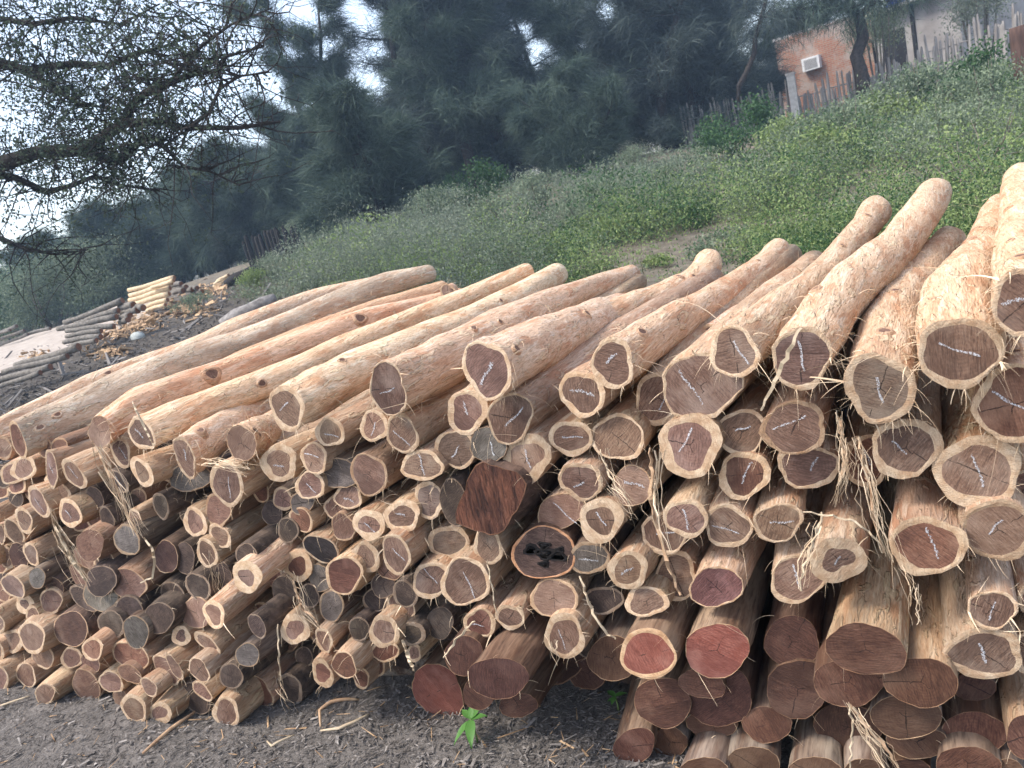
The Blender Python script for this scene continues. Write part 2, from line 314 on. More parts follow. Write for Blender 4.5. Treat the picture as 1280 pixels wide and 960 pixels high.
# ------------------------------------------------------------------ the log pile
# ends read off the photograph, tile by tile: origin x, y and zoom of the tile, then
# cx cy w h lean kind heart chalk-angle protrusion(cm) [b = rests on the ground]
TILES = """
@0 540 8
235 365 270 205 25 p .72 - -2
130 410 270 200 30 p .8 - -5
515 370 110 370 10 p .84 80 1
740 420 165 320 38 p .8 50 5
570 560 170 290 50 p .8 - -3
385 700 155 320 30 p .8 55 4
700 810 190 310 25 p .72 45 3
240 880 140 280 25 p .75 - 2
1210 200 180 300 18 p .75 75 -1
950 650 140 230 40 d .9 - -3
1070 860 130 230 20 d .85 - 0
1190 490 130 260 35 d .85 60 1
@0 640 8
140 200 160 270 35 p .82 - 1
10 220 70 220 10 p .8 - 0
310 420 130 230 28 p .78 - 3
190 440 190 260 10 m .95 - -1
60 450 150 220 25 p .8 - -3
130 740 175 280 38 v .86 - 4
370 660 170 200 10 g .9 - 4
545 760 170 200 20 m .95 - -2
900 330 260 310 20 n .97 - 5
1040 490 180 250 30 p .82 - 0
840 470 130 250 50 n .95 - -3
775 650 100 250 30 n .9 - -3
1010 690 300 290 5 d .94 - 4
1010 830 330 320 10 g .93 - 0
840 870 160 330 50 d .9 - -1
-110 100 140 260 20 p .8 - 0
-90 420 150 240 20 p .8 - 0
@0 740 8
250 120 160 200 30 p .48 - 1
510 90 210 250 20 p .86 - 1
335 260 140 230 18 p .8 - 3
320 450 235 330 28 p .84 - 4
110 490 230 230 20 p .72 - 0
430 650 200 240 10 p .86 - -1
710 370 315 350 5 m .95 - 2
715 660 195 215 15 p .8 - 1
925 570 205 220 0 r .78 - 7
900 700 205 220 5 n .95 - 1
260 830 175 250 35 p .86 - 3 b
1110 320 230 290 30 d .88 - 2
-40 300 150 240 20 p .8 - 2
-70 600 200 240 20 p .8 - 2
@0 720 4
225 590 95 105 10 p .86 - 10 b
430 545 112 172 30 n .92 - 6 b
555 530 92 128 48 p .86 - 5
655 400 130 180 52 R .9 - 4
680 280 120 165 20 g .92 - 5
645 160 140 112 -10 d .88 - 3
795 210 142 152 10 d .93 - 4
640 40 130 195 58 n .93 - 2
980 185 132 155 0 t .96 - 2
670 665 108 160 35 p .75 - 8 b
800 685 105 110 10 p .6 - 6 b
600 610 64 95 20 n .9 - 3 b
1130 682 132 142 20 p .76 - 11 b
980 612 118 165 33 d .92 - 8 b
-15 520 110 150 20 p .8 - 4
@140 560 8
150 920 235 320 20 g .86 - 3
830 740 200 310 20 p .70 - 3
1060 620 250 325 15 n .86 - 1
1150 360 300 430 10 p .82 -70 6
780 290 390 290 5 g .93 - -3
300 240 175 310 28 p .64 - 6
490 580 140 270 15 d .82 - 3
240 740 110 280 12 p .8 - 0
@140 660 8
860 590 215 290 30 d .86 - 2
600 650 190 260 48 d .86 - -1
1020 860 190 290 28 s .68 - 10
1110 480 170 240 5 d .95 - -2
950 250 175 310 20 p .76 - 4
1080 80 165 260 35 p .78 - 4
540 290 220 330 5 m .95 - -1
725 300 200 300 10 d .95 - -3
@140 760 8
690 280 190 180 40 p .55 - 1
950 350 115 320 52 p .74 - 3
550 620 170 370 42 p .9 - 3
625 590 95 280 30 p .86 - 5
870 620 165 250 38 p .9 - 8
370 790 115 230 38 p .86 - 8
180 660 150 260 50 n .9 - 6
1190 680 230 245 25 d .88 - 6
900 830 115 250 48 p .8 - 4
@280 620 8
230 805 260 330 32 s .52 - 14
230 600 200 260 22 d .9 - 9
740 700 260 300 10 R .62 - 2
970 530 235 360 58 c .9 - 3
960 820 215 270 10 g .94 - 1
1200 790 370 350 0 R .87 - 4
770 240 190 270 33 r .85 - 2
640 340 195 250 15 d .86 - 1
480 170 190 240 10 d .95 - -1
590 30 200 220 20 p .8 - -2
780 70 230 230 10 g .9 - 1
1190 310 220 270 10 n .9 - 2
1120 110 240 220 20 p .84 - -2
940 170 170 300 20 d .9 - -4
@280 720 8
710 530 260 310 20 p .6 - 4
1000 640 155 250 25 p .74 - 6
330 500 140 260 25 d .9 - 9
235 790 220 240 5 g .92 - 8
1075 300 240 300 10 g .88 - 3
850 200 200 230 0 d .88 - 1
600 140 240 260 0 d .95 - -3
@280 800 8
345 510 210 340 45 R .9 - 9 b
660 490 225 310 33 d .80 - 11 b
985 330 190 290 20 R .66 - 9
1200 250 230 260 38 R .9 - 8
@320 500 4
460 485 142 112 0 p .84 15 2
270 428 132 142 5 p .82 45 3
115 315 182 168 0 p .66 5 2
290 290 128 150 25 p .82 15 3
410 368 190 150 0 g .93 - 0
565 372 170 205 10 n .88 - 3
370 160 130 150 22 p .76 18 5
590 130 128 158 10 p .76 -55 2
730 168 152 190 22 p .84 50 5
830 328 212 140 5 v .80 80 4
1000 245 190 190 0 v .86 -45 2
1160 225 182 162 -10 g .96 85 3
865 500 132 188 18 v .78 - 3
730 580 180 150 8 p .68 15 4
565 622 150 150 0 p .60 45 3
700 770 122 210 18 p .84 50 6
545 790 132 160 15 v .70 - 3
670 840 112 124 10 n .92 - 0
580 730 112 92 10 p .8 - -3
965 712 190 170 5 v .74 - 1
880 900 186 178 12 p .80 60 5
1045 908 220 244 14 p .86 82 6
1160 730 142 170 12 v .80 - 5
@420 720 8
640 320 280 290 20 v .86 - 1
690 180 230 270 28 d .82 - 3
470 100 230 240 10 d .92 - 1
390 240 220 240 10 d .85 - -2
230 530 190 240 22 d .88 - 3
480 555 270 330 15 v .70 - 6
490 760 270 190 10 R .82 - 0
760 580 250 240 0 d .70 - 5
780 770 140 170 0 p .72 - 0
1040 470 260 300 0 d .97 - 0
1110 230 190 210 10 d .88 - -3
@320 720 4
910 578 215 290 42 O .985 - 24 b
1040 400 190 185 0 M .98 - 9
1210 510 300 190 -5 M .985 - 17
1110 590 150 150 0 M .98 - 4
1120 235 140 152 43 R .78 8 7
@560 740 8
620 250 275 240 -5 p .74 - 8
@640 720 4
210 110 222 188 -5 t .88 - 4
262 300 198 208 12 p .74 86 6
455 122 200 130 0 d .84 - -3
672 128 200 152 -3 p .78 - 5
500 412 240 210 0 B .98 - -1
680 390 275 235 0 O .84 - 8
1025 372 312 252 0 O .985 - 7
1020 55 250 200 5 P .93 - 6
755 632 262 246 -5 U .985 - 1
950 540 220 140 -15 U .98 - 3
1030 600 344 280 0 M .985 - 0
1000 740 244 140 0 B .98 - -4
612 850 205 165 22 U .985 - 12 b
790 830 165 145 10 B .98 - 4 b
960 990 240 160 0 B .98 - 5
1200 940 250 170 0 B .98 - 4
1275 742 235 175 5 U .985 - 2
30 645 180 120 0 M .98 - 2
@960 720 4
120 330 270 240 0 M .985 - 0
150 565 310 270 0 M .985 - 2
490 368 380 245 -14 Q .985 - 11
405 530 350 225 0 U .985 - 6
765 530 350 240 -3 Q .985 - 10
690 705 340 208 2 B .98 - 5
745 830 290 160 0 B .98 - 1
1030 790 330 205 5 U .98 - 2
1030 555 210 130 0 M .98 - -4
1000 935 320 150 0 U .98 - 4
1120 168 250 180 -5 p .86 -70 7
1080 388 400 230 0 v .78 75 6
1295 800 200 210 0 Q .98 - 7
230 990 260 170 0 B .98 - 5
400 755 330 230 0 M .98 - -2
480 990 210 150 0 B .98 - 3
1200 985 170 130 0 B .98 - 3
700 985 220 140 0 M .98 - 0
1340 380 220 220 0 p .8 - 2
1360 130 200 200 0 p .8 - 0
150 10 265 240 15 p .86 75 4
@960 500 4
350 800 255 225 0 p .52 -60 9
50 612 250 175 8 p .86 -8 4
200 330 295 215 5 p .84 -60 0
690 240 330 290 -5 p .78 50 5
500 300 250 240 10 R .80 80 -5
1050 360 440 330 -2 p .74 80 5
800 730 375 275 10 R .78 80 9
1150 650 345 300 -5 t .82 -52 5
130 140 330 240 8 n .86 -20 6
1300 420 160 150 0 p .8 - -3
@640 500 4
70 290 240 230 0 p .64 82 5
295 190 202 172 5 p .76 5 3
530 188 240 232 -10 p .88 - 3
890 225 312 292 -3 p .70 -55 6
1150 160 242 210 5 p .86 -10 2
1160 375 250 222 0 R .76 -60 3
345 405 205 185 -5 p .80 -25 5
600 430 180 205 0 t .94 22 3
870 590 205 190 0 p .78 82 4
1080 630 232 204 0 p .82 15 4
245 555 228 170 15 t .94 45 4
445 600 205 220 12 p .62 62 6
770 660 245 200 8 p .84 -6 1
160 765 295 262 0 H .93 - 3
385 790 195 160 0 g .82 0 3
580 850 202 172 -3 p .70 -35 5
820 880 205 230 0 p .82 - -2
352 -32 212 224 5 p .78 15 3
735 -10 224 262 0 p .84 -50 -3
945 -72 376 330 -3 p .91 65 5
-10 90 216 244 8 p .90 -35 4
-225 58 200 206 10 p .74 80 3
"""
KIND = {  # side material, side tint, side alpha (1 = clean), ring tint, heart material, heart tint
 'p': ('peeled', (.84, .76, .68), .5, (1, 1, 1), 'brown', (1, 1, 1)),  # side tint lowered for the shade inside the pile, alpha for dirt
 'v': ('peeled', (.82, .76, .70), .45, (.92, .92, .92), 'brown', (.92, .98, 1.02)),
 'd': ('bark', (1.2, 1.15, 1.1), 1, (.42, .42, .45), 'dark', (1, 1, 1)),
 'c': ('peeled', (.70, .62, .56), .3, (.85, .85, .85), 'dark', (.55, .6, .72)),
 'g': ('weath', (.75, .72, .70), 1, (.60, .58, .56), 'grey', (.8, .78, .78)),
 'n': ('peeled', (.60, .50, .44), .3, (.70, .64, .60), 'brown', (1.0, .95, .92)),
 't': ('peeled', (.80, .72, .66), .5, (.85, .80, .76), 'tan', (.95, .95, .95)),
 'r': ('peeled', (.78, .66, .58), .6, (.95, .92, .90), 'brown', (1.0, .78, .70)),
 's': ('peeled', (1.0, .92, .84), .85, (1.22, 1.22, 1.2), 'tan', (.9, .9, .92)),
 'R': ('peeled', (.84, .74, .66), .6, (.95, .92, .88), 'maroon', (1.3, 1.1, 1.0)),
 'm': ('bark', (1.5, 1.3, 1.2), 1, (.75, .70, .66), 'maroon', (.66, .64, .66)),
 'M': ('weath', (.60, .46, .40), 1, (.42, .33, .30), 'maroon', (.58, .50, .49)),
 'U': ('weath', (.90, .78, .70), 1, (.60, .50, .46), 'maroon', (.92, .76, .68)),
 'Q': ('peeled', (.80, .70, .60), .15, (.55, .45, .40), 'maroon', (.95, .82, .76)),
 'B': ('weath', (1.0, .98, .98), 1, (.70, .64, .58), 'tan', (.42, .36, .315)),
 'O': ('weath', (1.15, 1.0, .86), 1, (.95, .86, .76), 'red', (1, 1, 1)),
 'P': ('peeled', (.92, .80, .72), .8, (1, .95, .9), 'maroon', (1.15, 1.0, 1.12)),
 'T': ('bark', (1.3, 1.1, 1.05), 1, (.30, .20, .17), 'torn', (1, 1, 1)),
 'H': ('bark', (1.6, 1.3, 1.1), 1, (1.1, .8, .65), 'dark', (1.5, 1.35, 1.3)),
}
AX = Vector((0, 1, 0))
LOGS = []      # dicts: root, px, py, radius px, kind ... for the labels
def yfront(px, py):
    """the stack's front face is not quite plumb: the lower courses stand a little forward on the left"""
    f = min(1, max(0, (py - 640) / 220)); g = min(1, max(0, (420 - px) / 300))
    return 1.62 - .10 * f * g
def outline(cx, cy, w, h, lean, seg, ph, rough=1.0, square=False):
    t = R(lean); mx = (-math.sin(t), -math.cos(t)); mn = (math.cos(t), -math.sin(t)); out = []
    a2, a3, a5 = .052 * rough, .042 * rough, .024 * rough
    for k in range(seg):
        a = 2 * math.pi * k / seg
        q = 1 + a2 * math.sin(2 * a + ph) + a3 * math.sin(3 * a + ph * 2.3) + a5 * math.sin(5 * a + ph * 3.7) + .012 * math.sin(11 * a + ph * 5)
        u, v = w / 2 * math.cos(a) * q, h / 2 * math.sin(a) * q
        q2 = .010 * math.sin(17 * a + ph * 9); u *= 1 + q2; v *= 1 + q2
        if square: e_ = (abs(math.cos(a)) ** 5 + abs(math.sin(a)) ** 5) ** .2; u /= e_; v /= e_
        out.append((cx + mn[0] * u + mx[0] * v, cy + mn[1] * u + mx[1] * v))
    return out
def on_plane(px, py, P, n):
    d = pdir(px, py); return EYE + d * ((P - EYE).dot(n) / d.dot(n))

def chalk_mark(size, ang, face_pts, P0, n, rr):
    """a scribbled chalk line across the heart, drawn in the plane of the cut"""
    b = MB(); d = Vector((math.cos(ang), 0, -math.sin(ang))); d = (d - n * d.dot(n)).normalized(); s = n.cross(d).normalized()
    L = size * rr.uniform(.48, .95); off = s * size * rr.uniform(-.18, .18) + d * size * rr.uniform(-.15, .15)
    style = rr.random() * .8; N = 22 if style > .35 else 9; amp = size * (rr.uniform(.015, .045) if style > .35 else .02)
    pts = []; wd = []
    for i in range(N):
        u = i / (N - 1) - .5
        u += rr.uniform(-.03, .03) if style > .35 else 0
        z = (amp if i % 2 else -amp) * rr.uniform(.1, 1.5) + amp * .8 * math.sin(u * 5 + style * 9) if style > .35 else amp * math.sin(u * 7 + style * 20)
        pts.append(P0 - n * .0022 + off + d * (u * L) + s * z); wd.append(rr.uniform(.0012, .0046) if style > .35 else rr.uniform(.0022, .0052))
    for i in range(N - 1):
        dd = (pts[i + 1] - pts[i]).normalized(); ss = n.cross(dd).normalized()
        b.ribbon([pts[i], pts[i + 1]], [wd[i], wd[i + 1]], ss)
    return b

def fibre_strip(b, p, d, L, w, rr, grav=.5, n=5):
    d = Vector(d).normalized(); pts = [Vector(p)]; q = Vector(p); curl = Vector((rr.uniform(-1, 1), rr.uniform(-1, 1), rr.uniform(-1, 1))) * .35
    for i in range(n):
        d = (d + curl * (1.6 / n) + Vector((0, 0, -grav * 1.8 / n))).normalized(); q = q + d * (L / n); pts.append(q.copy())
    side = d.cross(Vector((rr.uniform(-1, 1), rr.uniform(-1, 1), rr.uniform(-.3, 1)))).normalized()
    b.ribbon(pts, [w * (1 - .75 * i / n) for i in range(n + 1)], side)

def make_log(cx, cy, w, h, lean, kind, hf, chalk, Y0, path=None, length=None, seg=28, rest=False, tint=None, fray=None, patchy=None, ax=None, knots=None):
    rr = random.Random(int(cx * 131 + cy * 17)); ph = rr.uniform(0, 6.28)
    side, st, sa, rt, hm, ht = KIND[kind]
    a0 = (ax or AX) + Vector((rr.uniform(-.035, .035), 0, rr.uniform(-.022, .022) - (.045 if at_Y(cx, cy, Y0).z > .8 and not path else 0))); a0.normalize()
    n = (a0 + Vector((rr.uniform(-.13, .13), 0, rr.uniform(-.16, .10)))).normalized()
    if rest:            # bottom course: bring the end to where its underside meets the ground
        for _ in range(12):
            P0 = at_Y(cx, cy, Y0); r = math.hypot(w, h) / 2.8 * depth(P0) / F_PX
            if abs(P0.z - r) < .004: break
            Y0 += (P0.z - r) * .9
            Y0 = min(max(Y0, 1.30), 1.75)
    P0 = at_Y(cx, cy, Y0)
    ol = [on_plane(x, y, P0, n) - P0 for x, y in outline(cx, cy, w, h, lean, seg, ph, 1.25 if kind in 'pvnsR' else .8, kind == 'T')]
    r0 = sum(p.length for p in ol) / seg
    # never let a bottom log dig into the earth
    low = min(p.z for p in ol) + P0.z
    root = empty('log', P0)
    # centre line
    if path:
        yb = path[-1][3]; pe = at_Y(path[-1][0], path[-1][1], yb); d0, d1 = depth(P0), depth(pe)
        L2 = math.hypot(path[-1][0] - cx, path[-1][1] - cy); cl = [Vector((0, 0, 0))]; rad = [1.0]
        acc = 0; last = (cx, cy); tot = 0
        for q in path: tot += math.hypot(q[0] - last[0], q[1] - last[1]); last = q
        last = (cx, cy)
        for q in path:
            acc += math.hypot(q[0] - last[0], q[1] - last[1]); last = q; s = acc / tot
            t = s * d0 / (d1 * (1 - s) + d0 * s); Y = P0.y + (pe.y - P0.y) * t
            p = at_Y(q[0], q[1], Y); cl.append(p - P0); rad.append(q[2] * depth(p) / F_PX / r0)
        nn = 46; C = []; S = []
        for j in range(nn):                                     # smooth the polyline
            u = (j / (nn - 1)) ** 1.25 * (len(cl) - 1); i = min(int(u), len(cl) - 2); f = u - i
            p0, p1, p2, p3 = cl[max(i - 1, 0)], cl[i], cl[i + 1], cl[min(i + 2, len(cl) - 1)]
            C.append(0.5 * ((2 * p1) + (p2 - p0) * f + (2 * p0 - 5 * p1 + 4 * p2 - p3) * f * f + (3 * p1 - p0 - 3 * p2 + p3) * f ** 3))
            S.append(rad[i] + (rad[i + 1] - rad[i]) * f)
    else:
        L = length or rr.uniform(2.05, 2.35); ts = [0, .012, .03, .06, .10, .15, .21, .28, .37, .48, .62, .8, 1.0]
        bx, bz = rr.uniform(-.05, .05), rr.uniform(-.03, .03); C = []; S = []
        for t in ts:
            C.append(a0 * (L * t) + Vector((bx, 0, bz)) * math.sin(t * 3.1)); S.append(1 + rr.uniform(-.03, .03) - .12 * t if t else 1)
    V = []; F = []; nr = len(C)
    for j in range(nr):
        fl = min(1.0, j / 6.0); t = j / (nr - 1)
        for k in range(seg):
            a = 2 * math.pi * k / seg; p = ol[k]
            along = p.dot(a0); perp = p - a0 * along
            q = 1 + .030 * fl * (math.sin(2 * a + j * .40 + ph) + .8 * math.sin(3 * a - j * .8 + ph * 2) + .35 * math.sin(5 * a + j * 1.1)) + rr.uniform(-.012, .012) * fl
            rnd = perp.normalized() * r0 * S[j]; k2 = min(1.0, t * 2.2)
            pp = (perp * S[j]) * (1 - k2) + rnd * k2
            V.append(C[j] + pp * q + a0 * along * (1 - min(1, t * 3)))
    for j in range(nr - 1):
        for k in range(seg):
            k2 = (k + 1) % seg; F.append((j * seg + k, j * seg + k2, (j + 1) * seg + k2, (j + 1) * seg + k))
    if path:                                                    # rounded, hacked-off far end
        b = len(V); ta = (C[-1] - C[-2]).normalized()
        for k in range(seg): V.append(C[-1] + (V[(nr - 1) * seg + k] - C[-1]) * .86 + ta * r0 * S[-1] * rr.uniform(.08, .22))
        for k in range(seg):
            k2 = (k + 1) % seg; F.append(((nr - 1) * seg + k, (nr - 1) * seg + k2, b + k2, b + k))
        F.append(tuple(b + k for k in range(seg)))
    else: F.append(tuple((nr - 1) * seg + k for k in range(seg)))
    body = mesh('side', [tuple(v) for v in V], F, M[side], root)
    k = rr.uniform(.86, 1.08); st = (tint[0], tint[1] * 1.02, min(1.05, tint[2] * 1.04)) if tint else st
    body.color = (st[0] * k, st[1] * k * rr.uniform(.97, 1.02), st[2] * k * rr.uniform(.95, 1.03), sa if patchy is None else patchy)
    # cut end: pale sapwood ring and the heartwood inside it
    hoff = Vector((rr.uniform(-.05, .05), 0, rr.uniform(-.05, .05))) * r0 * (1 - hf) * 4; hph = rr.uniform(0, 6.28)
    inner = []
    for k in range(seg):
        a = 2 * math.pi * k / seg; q = hf * (1 + (1 - hf) * .30 * math.sin(2 * a + hph) + (1 - hf) * .24 * math.sin(3 * a + hph * 1.7) + .012 * math.sin(7 * a + hph))
        p = ol[k] * q + hoff * (1 - hf); p -= n * p.dot(n); inner.append(p)
    mid = [(ol[k] + inner[k]) / 2 - n * rr.uniform(0, .0015) for k in range(seg)]
    V = [tuple(p) for p in ol] + [tuple(p) for p in mid] + [tuple(p) for p in inner]; F = []
    for u in (0, 1):
        for k in range(seg):
            k2 = (k + 1) % seg; F.append((u * seg + k, (u + 1) * seg + k, (u + 1) * seg + k2, u * seg + k2))
    ring = mesh('sapwood_ring', V, F, M['sap'], root, smooth=False); kk = rr.uniform(.85, 1.12); ring.color = (rt[0] * kk, rt[1] * kk, rt[2] * kk, 1)
    V = [tuple(p) for p in inner]; F = []
    for u, f in ((1, .75), (2, .5), (3, .25)):
        for k in range(seg): V.append(tuple(inner[k] * f - n * rr.uniform(-.0006, .0006)))
    V.append((0, 0, 0))
    for u in range(3):
        for k in range(seg):
            k2 = (k + 1) % seg; F.append((u * seg + k, (u + 1) * seg + k, (u + 1) * seg + k2, u * seg + k2))
    for k in range(seg): F.append((3 * seg + k, 4 * seg, 3 * seg + (k + 1) % seg))
    heart = mesh('heartwood', V, F, M[hm], root); kh = rr.uniform(.82, 1.18); heart.color = (ht[0] * kh, ht[1] * kh * rr.uniform(.95, 1.05), ht[2] * kh * rr.uniform(.93, 1.07), 1)
    if chalk is not None:
        chalk_mark(r0 * hf * 1.5, R(chalk), inner, Vector((0, 0, 0)), n, rr).build('chalk_mark', M['chalk'], heart, smooth=False)
    if kind == 'H':                                             # rotted-out holes: flat black discs painted for their shaded depth, raised dark lips
        for hx, hz, hs in ((-.35, .12, .20), (.02, -.02, .22), (.42, -.12, .20), (.08, .26, .14), (.55, .10, .10), (-.1, -.38, .12)):
            b = MB(); b.V = []; N = 12
            for lv, (sc, dp) in enumerate(((1.35, .0015), (1.0, -.0035), (.82, -.0012))):
                for k in range(N):
                    a = 2 * math.pi * k / N; q = sc * hs * r0 * (1 + .25 * math.sin(3 * a + hx * 9))
                    v = Vector((hx * r0 + q * math.cos(a) * 1.25, 0, hz * r0 + q * math.sin(a) * .8)); v -= n * v.dot(n)
                    b.V.append(tuple(v + n * (dp if lv == 0 else dp)))
            for lv in range(2):
                for k in range(N): b.F.append((lv * N + k, (lv + 1) * N + k, (lv + 1) * N + (k + 1) % N, lv * N + (k + 1) % N))
            b.F.append(tuple(2 * N + k for k in range(N)))
            b.V = [tuple(Vector(v) - n * .001) for v in b.V]
            o = b.build('rot_hole', M['hole_dark'], heart)
    # knots and lopped branch scars on the long top logs
    for kx in (knots if knots is not None else ([rr.uniform(.12, .85) for _ in range(rr.choice((1, 2, 2, 3)))] if path else [])):
        j = max(1, min(nr - 2, int(kx * (nr - 1)))); best = None
        for k in range(seg):
            v = Vector(body.data.vertices[j * seg + k].co); o_ = (v - C[j]).normalized(); sc = o_.dot((EYE - P0 - v).normalized()) + o_.z * .25
            sc -= abs(rr.gauss(0, .25)) if knots is None else 0
            if best is None or sc > best[0]: best = (sc, v, o_)
        _, v, o_ = best; tx = (C[j + 1] - C[j - 1]).normalized(); ty = o_.cross(tx).normalized(); kr = r0 * S[j] * (rr.uniform(.16, .30) if knots is None else .48); el = rr.uniform(1.2, 1.7); NK = 14
        KV = []; KF = []
        for sc_, up_ in ((1.25, -.004), (1.0, .10 * kr + .001), (.78, .16 * kr + .002), (.62, .06 * kr + .002)):
            for k in range(NK):
                a = 2 * math.pi * k / NK; q = kr * sc_ * (1 + .10 * math.sin(3 * a + kx * 30)); KV.append(tuple(v + tx * q * el * math.cos(a) + ty * q * math.sin(a) + o_ * (up_ - (q * math.sin(a)) ** 2 / (2.2 * r0 * S[j]))))
        for u in range(3):
            for k in range(NK): KF.append((u * NK + k, u * NK + (k + 1) % NK, (u + 1) * NK + (k + 1) % NK, (u + 1) * NK + k))
        kn = mesh('knot', KV, KF, M['peeled'], root); kn.color = (st[0] * .80, st[1] * .74, st[2] * .70, .7)
        kc = mesh('knot_heart', KV[3 * NK:], [tuple(range(NK))], M['brown'], kn, smooth=False); kc.color = (.9, .8, .75, 1)
    # loose bark threads
    nf = fray if fray is not None else {'p': 36, 'v': 26, 's': 24, 'r': 24, 'R': 26, 'n': 24, 't': 26, 'd': 20, 'c': 14, 'g': 10, 'P': 6}.get(kind, 5)
    if nf:
        b = MB(); rl = list(range(seg))
        for i in range(nf):
            k = rr.randrange(seg); t = rr.random() ** 1.6
            j = min(int(t * (nr - 1) * (.9 if path else .55)), nr - 2); v = Vector(body.data.vertices[j * seg + k].co); out = (v - C[j]).normalized()
            d = out * rr.uniform(.2, 1) + a0 * rr.uniform(-.9, .5) + Vector((rr.uniform(-.6, .6), rr.uniform(-.6, .2), rr.uniform(-.5, .4)))
            fibre_strip(b, v - out * .002, d, rr.uniform(.010, .045) * (2.6 if rr.random() < .12 else 1), rr.uniform(.0006, .0016) * (2.8 if rr.random() < .10 else 1), rr, rr.uniform(.1, .9))
        tag(b.build('bark_fibres', M['fibre'], root, smooth=False), kind='stuff')
    LOGS.append(dict(root=root, px=cx, py=cy, w=w, h=h, kind=kind, hf=hf, chalk=chalk, r=r0, P=P0, low=low, top=bool(path), Y=P0.y))
    return root

def mat_torn():
    t = NT('torn_red_wood'); lon = t.coord((1, 1, .16), rot=(0, .4, 0)); n1 = t.noise(lon, 90, 5, .7, .4); n2 = t.noise(t.coord((1, 1, .4), rot=(0, .4, 0)), 16, 4, .6)
    cc = t.mix(t.ramp(n2, [(.36, 0), (.60, 1)]), (.055, .024, .019), (.19, .075, .045)); cc = t.mix(t.ramp(n1, [(.38, .85), (.5, 0)]), cc, (.03, .015, .012)); cc = t.mix(t.ramp(n1, [(.58, 0), (.72, .6)]), cc, (.30, .15, .09))
    return t.fin(cc, .8, t.bump(t.math('ADD', n1, n2), 1.0, .03))
M['torn'] = mat_torn()
M['hole_dark'] = mat_simple('rotten_wood_hole_shade', (.008, .007, .007), (.025, .02, .018), 60, .95)

